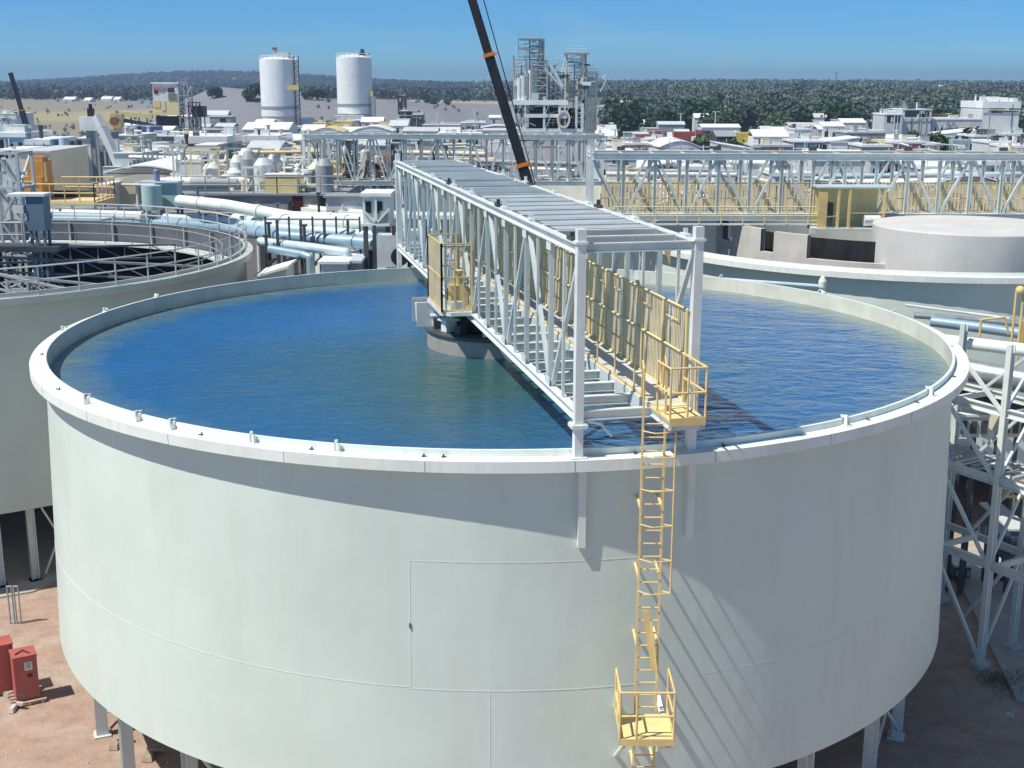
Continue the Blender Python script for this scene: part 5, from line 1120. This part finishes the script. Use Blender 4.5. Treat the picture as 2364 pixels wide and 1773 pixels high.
# ------------------------------------------------------------------ cranes
def crane(name,label,A,B,w0,w1,bands,Y,rope=None,ext=6):
    d=(B-A).normalized();zp=2.6;piv=A-d*((A.z-zp)/d.z);tip=B+d*ext
    t=thing(name,label,'crane',(piv.x,Y,0));L=(tip-piv).length
    cuts=[0]+[(p-piv).length for p in bands]+[L];n=len(cuts)-1
    for k in range(n):
        w=w0+(w1-w0)*k/max(1,n-1);MB().bar(piv+d*cuts[k],piv+d*cuts[k+1],w,w*1.2,(0,-1,0)).build('boom_section','black_steel',t)
        if k<n-1: 
            c=piv+d*cuts[k+1];MB().bar(c-d*.1,c+d*.08,w+.1,w*1.2+.1,(0,-1,0)).build('boom_collar','strap_orange',t)
            m=MB();m.bar(c-d*.05+Vector((w*.4,-w*.6,0)),c+Vector((w*.95,-w*.6,.1)),.08);m.build('collar_lug','strap_orange',t)
    if rope: MB().tube(tip+Vector((.7,0,0)),rope,.028,5).build('hoist_rope','dark_steel',t)
    MB().box((piv.x+.6,Y+1.5,1.05),(2.6,9.5,.7)).build('chassis','dark_steel',t)
    MB().box((piv.x+.6,Y+1.2,1.75),(2.5,4.4,.6)).box((piv.x+.9,Y+2.6,2.5),(2.0,1.6,1.0)).build('superstructure','yellow_paint',t)
    MB().box((piv.x-.5,Y-1.4,2.5),(1.0,1.5,1.5)).build('cab','glass_dark',t)
    for i in range(4):
        for sx in(-1,1): 
            y=Y-2+i*2.3;MB().tube((piv.x+.6+sx*1.0,y,.55),(piv.x+.6+sx*1.36,y,.55),.55,16).build('wheel','black_steel',t)
    return t
A,B=at(1208,388,65),at(1090,0,65)
crane('mobile_crane','black telescopic crane boom with orange collars leaning left above the foreground bridge',A,B,.56,.44,[at(1205,380,65),at(1126,127,65)],65,rope=at(1236,425,65.6))
A,B=at(66,308,280),at(24,168,280)
crane('mobile_crane','small distant dark crane boom at the far left skyline',A,B,1.0,.75,[at(50,255,280)],280,ext=0)
# ------------------------------------------------------------------ red cabinets in the yard
a,b=atz(39,1621,.14),atz(93,1609,.14);rz=math.atan2(b.y-a.y,b.x-a.x);W=(b-a).length
ex=Vector((math.cos(rz),math.sin(rz),0));ey=Vector((-math.sin(rz),math.cos(rz),0))
def cabinet(o,w,d,h,label,front):
    t=thing('red_cabinet',label,'cabinet',o);c=o+ex*w/2+ey*d/2
    MB().box((c.x,c.y,o.z+h/2),(w,d,h),rz).build('body','red_paint',t)
    MB().box((c.x,c.y,o.z+h+.02),(w+.05,d+.05,.04),rz).build('lid','faded_red' if 0 else 'red_paint',t)
    q=o+ex*(w*.5)-ey*.012
    m=MB();
    for s in(.04,w-.04): p=o+ex*s-ey*.006;m.bar(p+Vector((0,0,.03)),p+Vector((0,0,h-.02)),.05,.012,ey)
    m.build('corner_trim','red_paint',t)
    if front:
        p=o+ex*(w*.62)-ey*.008;MB().box((p.x,p.y,o.z+h*.78),(.24,.012,.28),rz).build('notice','paper',t)
        p=o+ex*(w*.62)-ey*.016;m=MB()
        for i in range(4): m.box((p.x,p.y,o.z+h*.78+.09-i*.05),(.16-.03*(i%2),.006,.018),rz)
        m.build('notice_marks','dark_steel',t)
        p=o+ex*(w*.25)-ey*.008;MB().box((p.x,p.y,o.z+.2),(.2,.012,.2),rz).build('lower_patch','faded_red',t)
        p=o+ex*(w*.66)-ey*.008;MB().box((p.x,p.y,o.z+h*.56),(.15,.012,.12),rz).build('latch','maroon',t)
        m=MB();m.pipe([o+ex*.1+ey*d*.3+Vector((0,0,h+.06)),o+ex*w*.5+ey*d*.55+Vector((0,0,h+.09)),o+ex*w*.75+ey*d*.15+Vector((0,0,h+.06))],.02,6);m.build('strap','black_steel',t)
    return t
cabinet(a,W,.72,1.5,'faded red steel cabinet with a paper notice standing on a timber pallet in the yard',True)
cabinet(a+ex*-.55+ey*.95,W*.95,.7,1.62,'plain red steel cabinet standing just behind the one with the notice',False)
t=thing('pallet','weathered timber pallet under the red cabinet with the notice','pallet',a-Vector((0,0,.14)))
for k in range(5): 
    c=a+ex*(W/2)+ey*(-.12+k*.24);MB().box((c.x,c.y,.115),(W+.35,.12,.04),rz).build('board','timber',t)
for k in range(3):
    c=a+ex*(-.05+k*(W+.1)/2)+ey*.36;MB().box((c.x,c.y,.045),(.1,1.1,.09),rz).build('skid','timber',t)
# pallet rubble and bits on the yard
for i,(u,v,s,mt,lab) in enumerate(((15,1600,.5,'timber','scrap of timber lying left of the pallet'),(250,1640,.35,'white_steel','white scrap plate beside the nearest left tank leg'),(268,1720,.4,'timber','broken board between the left tank legs'),(345,1745,.45,'timber','splintered timber block under the front of the foreground tank'),(30,1640,.25,'concrete','grey stone by the pallet'),(2330,1655,.18,'concrete','small stone on the slab at the lower right'))):
    p=atz(u,v,.02);m=MB();m.box((p.x,p.y,.09),(s*1.6,s*.7,.14),random.random()*3,.8);m.box((p.x+.2,p.y+.12,.2),(s,s*.4,.09),random.random()*3)
    solo(m,'scrap_piece',mt,lab,'scrap',(p.x,p.y,0))
t=thing('hose_reel','grey pipe hoops standing behind the red cabinets','hoops',atz(32,1440,0));p=atz(32,1440,0)
m=MB();
for s in(-.12,.12): m.pipe([p+Vector((s,0,0)),p+Vector((s,0,1.5)),p+Vector((s+.16,0,1.5)),p+Vector((s+.16,0,0))],.03,6)
m.build('hoop','grey_steel',t)
# ------------------------------------------------------------------ right-hand pipe rack beside the foreground tank
d=Vector((.52,-.854,0)).normalized();q=Vector((.854,.52,0)).normalized();P0=Vector((16.33,39.75,0))
t=thing('pipe_rack','tall white braced steel pipe rack standing right of the foreground tank','pipe rack',P0)
zt=RZ-.35
posts=[P0,P0+d*5.2,P0+q*2.1+d*-.3,P0+q*2.1+d*5.2,P0+d*-4.6+q*.9,P0+d*-4.6+q*3.4]
for i,p in enumerate(posts):
    MB().ibeam(p+Vector((0,0,.12)),p+Vector((0,0,zt-(0 if i==0 else .4))),.2,.22,q,.03).build('post','white_steel' if i==0 else 'pale_steel',t)
    MB().box((p.x,p.y,.11),(.5,.5,.2),.5).build('base_plate','concrete',t)
lv=[3.75,6.75,9.15]
for z in lv:
    MB().ibeam(P0+d*-4.6+q*.12+Vector((0,0,z)),P0+d*5.2+q*.0+Vector((0,0,z)),.2,.28).build('rack_beam','white_steel',t)
    MB().ibeam(P0+d*-4.6+q*2.3+Vector((0,0,z-.1)),P0+d*5.2+q*2.1+Vector((0,0,z-.1)),.16,.24).build('rack_beam','pale_steel',t)
    for s in(-4.4,-2.2,0.15,2.6,5): MB().bar(P0+d*s+q*.1+Vector((0,0,z-.02)),P0+d*s+q*2.1+Vector((0,0,z-.02)),.12,.2).build('cross_beam','pale_steel',t)
for z0,z1 in((.3,3.75),(3.75,6.75),(6.75,9.15),(9.15,11.2)):
    MB().bar(P0+d*-2.5+q*.05+Vector((0,0,z1)),P0+d*-.1+Vector((0,0,z0)),.11).build('diagonal','white_steel',t)
    MB().bar(P0+d*-2.6+q*2.2+Vector((0,0,z0)),P0+d*-.3+q*2.1+Vector((0,0,z1)),.1).build('diagonal','pale_steel',t)
    MB().bar(P0+d*-.1+q*.1+Vector((0,0,z0)),P0+d*-.2+q*2.0+Vector((0,0,z1)),.09).build('diagonal','pale_steel',t)
    MB().bar(P0+d*2.6+q*.05+Vector((0,0,z1)),P0+d*5.1+Vector((0,0,z0)),.11).build('diagonal','white_steel',t)
# pipes carried past the rack towards the second tank
pipe([(2180,786,46.5),(2240,793,45.8),(2400,812,44.2)],.24,'rim_white','bright white pipe leaving the rim of the foreground tank on the right')
pipe([(2150,742,50.5),(2260,756,49.6),(2400,776,48.5)],.22,'blue_pipe','upper grey-blue pipe crossing in front of the right-hand tank wall')
pipe([(2110,728,51),(2260,740,50.4),(2400,752,49.8)],.13,'galvanised','thin galvanised pipe above the grey-blue one in front of the right-hand tank wall')
pipe([(2170,842,45.5),(2300,868,44.2),(2400,884,43.2)],.46,'galvanised','fat grey pipe below the bright white one at the right')
pipe([(2090,704,51.3),(2230,722,50.8),(2330,735,50.2)],.05,'white_steel','thin white handrail pipe between the foreground tank and the yellow ladder hoop')
pipe([(2180,900,46),(2400,948,44)],.3,'dark_steel','dark pipe in the shade below the fat grey pipe')
pipe([(1620,602+40,52.3),(1760,652,51.6),(1888,661,51.2)],.09,'pale_blue','short pale blue pipe behind the far rim on the right')
p=at(1898,668,51.4);m=MB();m.lathe([(.01,-.3),(.16,-.3),(.2,-.12),(.1,0),(.17,.1),(.17,.34),(.08,.52),(.01,.58)],(p.x,p.y,p.z),14);solo(m,'breather_vent','rim_white','white bottle-shaped breather vent behind the far rim on the right','vent',(p.x,p.y,p.z))
p=at(2335,790,46.5);t=thing('ladder_hoop','yellow ladder hoop and gate at the right edge by the second tank','ladder',(p.x,46.5,p.z))
m=MB();h=2.0
for x in(0,.28): m.tube((p.x+x,46.5,p.z-1.5),(p.x+x,46.5,p.z+h),.05,8)
m.ball((p.x+.14,46.5,p.z+h),.18,6);m.build('hoop','yellow_paint',t)
m=MB();m.pipe([Vector((p.x-1.2,46.6,p.z-.2)),Vector((p.x-1.2,46.6,p.z+.85)),Vector((p.x-.3,46.6,p.z+.95)),Vector((p.x-.1,46.6,p.z+.3))],.045,8);m.build('gate_rail','yellow_paint',t)
MB().box((p.x+.75,46.9,p.z+.2),(.7,.1,1.1)).build('gate_panel','yellow_paint',t)
# plant in the shade behind the rack
def rb(u0,u1,v0,v1,Y,dep,mt,name,label,cat):
    a,b=at(u0,v0,Y),at(u1,v1,Y);m=MB();m.prism([(a.x,Y),(b.x,Y),(b.x,Y+dep),(a.x,Y+dep)],max(0.0,b.z),a.z)
    t=thing(name,label,cat,((a.x+b.x)/2,Y,max(0,b.z)));m.build('body',mt,t)
    w=b.x-a.x;MB().box(((a.x+b.x)/2,Y+dep/2,a.z+.04),(w*1.04,dep*1.04,.08)).build('lid','grey_light' if mt!='grey_light' else 'white_steel',t)
    m=MB()
    for k in range(3): m.box((a.x+w*(k+.5)/3,Y-.03,(a.z+max(0,b.z))/2),(w*.2,.06,(a.z-max(0,b.z))*.6))
    m.build('panel','dark_steel' if mt!='dark_steel' else 'grey_steel',t)
    for k in(.12,.88): MB().bar((a.x+w*k,Y+dep*.5,0),(a.x+w*k,Y+dep*.5,max(.05,b.z)),.15).build('leg','dark_steel',t)
    return t
rb(2215,2280,962,1010,45,2,'grey_light','duct_box','pale duct box hung under the fat grey pipe behind the rack','duct')
rb(2230,2275,1050,1085,45.5,2,'grey_steel','pump_unit','grey pump unit on the middle deck of the rack','pump')
rb(2318,2372,960,1010,46.5,1.5,'beige','valve_box','beige valve box at the right edge behind the rack','valve box')
rb(2330,2372,1225,1300,44.5,3,'truck_blue','parked_truck','dark blue truck body parked in the shade at the right edge','truck')
rb(2205,2240,1310,1335,47,1.5,'dark_steel','crate','dark crate on the ground between tank and rack','crate')
rb(2325,2368,1110,1150,47,1,'yellow_paint','yellow_cabinet','small yellow cabinet in the shade at the right edge','cabinet')
p=atz(2320,1500,0);t=thing('walk_deck','grey grating deck laid on the middle level of the rack','deck',(P0.x,P0.y,6.9))
m=MB()
for k in range(24): 
    s=-4.5+k*.4;m.bar(P0+d*s+q*.3+Vector((0,0,6.93)),P0+d*s+q*2.0+Vector((0,0,6.93)),.18,.03)
m.build('grating','grey_steel',t)
# ------------------------------------------------------------------ trees
rng=np.random.default_rng(5)
def crown(n,rx,rz,leaf,lobes=7):
    cs=rng.normal(size=(lobes,3));cs/=np.linalg.norm(cs,axis=1)[:,None];cs*=rng.uniform(.3,.62,(lobes,1));cs[0]=0
    li=rng.integers(0,lobes,n);p=rng.normal(size=(n,3));p/=np.linalg.norm(p,axis=1)[:,None];p*=rng.uniform(.55,1.0,(n,1))**.5*rng.uniform(.42,.6,(n,1))
    c=(cs[li]+p)*np.array([rx,rx,rz]);nrm=p+rng.normal(size=(n,3))*.45;nrm/=np.linalg.norm(nrm,axis=1)[:,None]
    u=np.cross(nrm,rng.normal(size=(n,3)));u/=np.linalg.norm(u,axis=1)[:,None];w=np.cross(nrm,u);s=leaf*rng.uniform(.6,1.3,(n,1))
    q=np.stack([c-u*s-w*s*.7,c+u*s-w*s*.6,c+u*s*.9+w*s*.7,c-u*s*.8+w*s*.8],1)
    return q.reshape(-1,3)
def quads(v): return np.arange(len(v)).reshape(-1,4)
variants=[]
for k in range(5):
    v=crown(700,3.2+.3*k,3.0+.5*(k%3),.42,6+k)
    v[:,2]+=4.6+.3*k
    variants.append(npmesh('crown',v,quads(v),('leaf_dark','leaf_mid')[k%2],False))
tm=MB();tm.tube((0,0,-.5),(0.1,0,3.6),.28,8,.16);tm.tube((.1,0,3.2),(1.1,.4,5.2),.12,6,.05);tm.tube((.1,0,3.0),(-1.0,-.4,5.0),.11,6,.05);tm.tube((.05,0,3.4),(.0,.7,5.6),.1,6,.04)
trunk=tm.build('trunk','bark');trunk_me=trunk.data;bpy.data.objects.remove(trunk)
def tree(x,y,s,k,label,group,sink=0):
    z=float(hgt(x,y))-sink*s;t=thing('broad_tree',label,'tree',(x,y,z),group);t.scale=(s,s,s);t.rotation_euler=(0,0,random.random()*6)
    for nm,me in(('crown',variants[k%5]),('trunk',trunk_me)):
        o=bpy.data.objects.new(nm,me);COL.objects.link(o);o.parent=t
def ground_at(u,v,y0=200,y1=4000):
    r=ray(u,v);y=y0
    while y<y1:
        tt=y/r.y;z=HC+r.z*tt
        if z<=float(hgt(r.x*tt,y)): return r.x*tt,y
        y*=1.01
    return None
LB=['dark round tree standing alone on the pale slope right of the silos','dark tree in the row below the tan field at the far left','dark bush rising between the plant roofs','dark tree at the foot of the wood behind the far yard','tree on the crest of the grey bank by the silos']
GR=['lone trees on the pale slope','trees below the tan field','bushes between the plant roofs','trees at the foot of the wood','trees on the bank crest']
for u,v,s in((985,238,.8),(1003,241,1.0),(1034,243,.8),(1072,236,.6)):
    q_=ground_at(u,v); 
    if q_: tree(q_[0],q_[1],s,random.randrange(5),LB[0],GR[0],2.2)
for u in(70,84,100,113,128,150,166,188,200):
    p=at(u,300,300);tree(p.x,300+random.uniform(-12,12),(.62+random.random()*.25),random.randrange(5),LB[1],GR[1])
for u,v,Y,s in((335,392,155,1.5),(350,392,160,1.3),(362,394,150,1.2),(690,308,290,1.2),(705,310,290,1.0),(1560,330,240,1.5),(1640,318,262,1.6),(1705,322,240,1.7),(2178,330,235,1.5),(2245,322,250,1.4),(2262,325,245,1.3),(2120,306,300,1.5),(1780,340,230,1.3)):
    p=at(u,v,Y);t_h=s*6.5;z=0.0
    tree(p.x,Y,max(1.2,(at(u,v-14,Y).z)/8.0),random.randrange(5),LB[2],GR[2])
for i in range(44):
    u=1400+i*22+random.uniform(-8,8);Y=random.uniform(400,560);p=at(u,270,Y);tree(p.x,Y,random.uniform(1.0,1.75),random.randrange(5),LB[3],GR[3])
for u,v,s in((492,222,.9),(505,220,.8),(575,228,1.1),(590,226,1.2),(705,226,.8),(722,226,.9),(742,224,.9)):
    q_=ground_at(u,v+6)
    if q_: tree(q_[0],q_[1],s,random.randrange(5),LB[4],GR[4],2.3)
# the wood on the far hills: countless crowns that read as one mass
def forest(name,label,N_,ys_,rs_,mask,size,leafn,mat):
    y=np.exp(rng.uniform(np.log(ys_[0]),np.log(ys_[1]),N_));r=rng.uniform(rs_[0],rs_[1],N_);x=r*y
    keep=mask(x,y,r);x,y=x[keep],y[keep];z=hgt(x,y);base=[crown(leafn,1,1.0,.2*(40/leafn)**.5,6) for _ in range(6)]
    out=[]
    s=size*rng.uniform(.72,1.5,len(x))**1.4
    for i in range(len(x)):
        b=base[i%6];a=rng.uniform(0,6.28);ca,sa=math.cos(a),math.sin(a)
        o=np.stack([b[:,0]*ca-b[:,1]*sa,b[:,0]*sa+b[:,1]*ca,b[:,2]*rng.uniform(.8,1.25)],1)*s[i]+np.array([x[i],y[i],z[i]+s[i]*.75]);out.append(o)
    v=np.concatenate(out);me=npmesh(name,v,quads(v),mat,False);o=bpy.data.objects.new(name,me);COL.objects.link(o);tag(o,label,'wood',None,'stuff');print(name,len(x),len(v)//4)
clear=lambda x,y: (np.sin(x*.013)*np.sin(y*.0072+x*.004)<.42)
forest('far_wood','dark green wood covering the low hills along the right of the horizon',9000,(1050,3400),(-.03,.46),lambda x,y,r:clear(x,y),4.3,36,'leaf_far')
forest('near_wood','dark green edge of the wood just behind the far yard on the right',3600,(500,1080),(.0,.46),lambda x,y,r:(y>np.where(r>.075,520,1000))&clear(x,y),4.0,150,'leaf_far')
forest('light_copse','paler green copses scattered through the dark wood on the right',2300,(480,2600),(.0,.46),lambda x,y,r:(y>np.where(r>.075,500,1050))&(np.sin(x*.03+1)*np.sin(y*.011)>.1),4.4,120,'leaf_mid')
forest('hill_wood','blue-green wood on the long hill along the left of the horizon',13000,(1000,3700),(-.48,-.03),lambda x,y,r:((y>1250)&(clear(x,y)|(y>2300)))|((y>1000)&(rng.random(len(y))<.2)),3.9,28,'leaf_hill')
def scrub_mask(x,y,r): return rng.random(len(x))<.9
forest('low_scrub','low dark scrub dotted over the grey bank and tan field at left',260,(470,1000),(-.42,-.02),scrub_mask,.85,60,'leaf_mid')
# far white farm houses on the left hill foot
for i,(u,v,w) in enumerate(((158,232,26),(200,234,16),(244,231,24),(268,232,14))):
    q_=ground_at(u,v+2,600) or (at(u,v,900).x,900);Y=min(q_[1],1000)
    building(u-w/2,u+w/2,v-2,Y,12,'white_sheet','white_roof',('long white farm building at the foot of the left hill, leftmost','small white farmhouse next to the leftmost long one','white farm building in the middle of the left hill foot','small white farmhouse left of the white-topped tower')[i],'house',kind='gable',rise=2,z0=float(hgt(at(u,v,Y).x,Y))-2)
for i,(u,v,w) in enumerate(((2178,202,16),(2196,243,12),(2255,214,10),(1680,263,14))):
    Y=(1100,640,900,560)[i];building(u-w/2,u+w/2,v,Y,9,'white_sheet','white_roof',('white house high in the wood at the right','white house low in the wood left of the white block building','small white house in the wood above the white block building','white house at the edge of the wood above the pink containers')[i],'house',kind='gable',rise=2,z0=float(hgt(at(u,v,Y).x,Y)))
sv=[];sf=[]
rs_=random.Random(3);gm=MB()
for i in range(110):
    p=atz(rs_.uniform(-60,560),rs_.uniform(1480,1800),0.0);k=rs_.uniform(.012,.04);gm.box((p.x,p.y,k*.4),(k*2,k*1.5,k),rs_.random()*3,.6)
tag(gm.build('gravel','concrete'),'loose gravel and small stones scattered on the red-brown yard',None,None,'stuff')
# dry weeds by the rack foot
v=[]
for i in range(500):
    u_=np.array([rng.normal(16.9,.5),rng.normal(38.6,.45),0.02]);a=rng.uniform(0,6.28);hh=rng.uniform(.05,.2);dx_=np.array([math.cos(a),math.sin(a),0])*.02;ln=np.array([rng.normal(0,.06),rng.normal(0,.06),hh])
    v+= [u_-dx_,u_+dx_,u_+dx_*.3+ln,u_-dx_*.3+ln]
v=np.array(v);o=bpy.data.objects.new('dry_weeds',npmesh('dry_weeds',v,quads(v),'olive',False));COL.objects.link(o);tag(o,'tuft of dry weeds at the foot of the white pipe rack','weeds',None,'stuff')
# ------------------------------------------------------------------ light
EL,AZ=58.0,-64.0
az_=math.radians(AZ);el=math.radians(EL)
S=Vector((math.sin(az_)*math.cos(el),-math.cos(az_)*math.cos(el),math.sin(el)))
sd=bpy.data.lights.new('sun','SUN');so=bpy.data.objects.new('sun',sd);COL.objects.link(so)
sd.energy=5.0;sd.angle=math.radians(.5);sd.color=(1,.95,.865)
so.rotation_euler=S.to_track_quat('Z','Y').to_euler();so.location=S*100
w=bpy.data.worlds.new('World');sc.world=w;w.use_nodes=True;nt=w.node_tree
bg=nt.nodes['Background'];sky=nt.nodes.new('ShaderNodeTexSky');sky.sky_type='NISHITA';sky.sun_disc=False
sky.sun_elevation=el;sky.sun_rotation=math.atan2(S.x,S.y);sky.altitude=1500;sky.air_density=1.0;sky.dust_density=.1;sky.ozone_density=3.0
tc=nt.nodes.new('ShaderNodeTexCoord');sx=nt.nodes.new('ShaderNodeSeparateXYZ');nt.links.new(tc.outputs['Generated'],sx.inputs[0])
tint=mixc(nt,ramp(nt,sx.outputs[2],.06,.45),mixc(nt,ramp(nt,sx.outputs[2],.0,.045),(.40,.80,1.18),(.28,.64,1.07)),(.70,.82,.88))
skc=mixc(nt,1.0,sky.outputs[0],tint,'MULTIPLY')
mpc=nt.nodes.new('ShaderNodeMapping');mpc.inputs['Scale'].default_value=(9,9,46);nt.links.new(tc.outputs['Generated'],mpc.inputs[0])
cf=ramp(nt,noise(nt,mpc.outputs[0],1.0,5,.6,.3),.54,.80,(0,0,0),(.4,)*3)
nt.links.new(mixc(nt,cf,skc,mixc(nt,1.0,sky.outputs[0],(.62,.78,1.0),'MULTIPLY')),bg.inputs[0]);bg.inputs[1].default_value=.11
# thin bluish air over the whole site
hz=MB();hz.prism([(-3300,-40),(3300,-40),(5200,5400),(-5200,5400)],-8,75);h_=hz.build('haze','ground');h_['kind']='stuff';h_['label']='thin bluish summer haze over the plant and hills'
m=bpy.data.materials.new('haze_air');m.use_nodes=True;n_=m.node_tree
for k in list(n_.nodes): n_.nodes.remove(k)
ou=n_.nodes.new('ShaderNodeOutputMaterial');pv=n_.nodes.new('ShaderNodeVolumePrincipled');pv.inputs['Color'].default_value=(.5,.69,.96,1);pv.inputs['Density'].default_value=.00025;pv.inputs['Anisotropy'].default_value=.2
n_.links.new(pv.outputs[0],ou.inputs['Volume']);h_.data.materials[0]=m
sc.view_settings.view_transform='Standard';sc.view_settings.look='None';sc.view_settings.exposure=0.0;sc.view_settings.gamma=1.0
sc.cycles.max_bounces=6;sc.cycles.diffuse_bounces=3;sc.cycles.glossy_bounces=3;sc.cycles.use_denoising=True
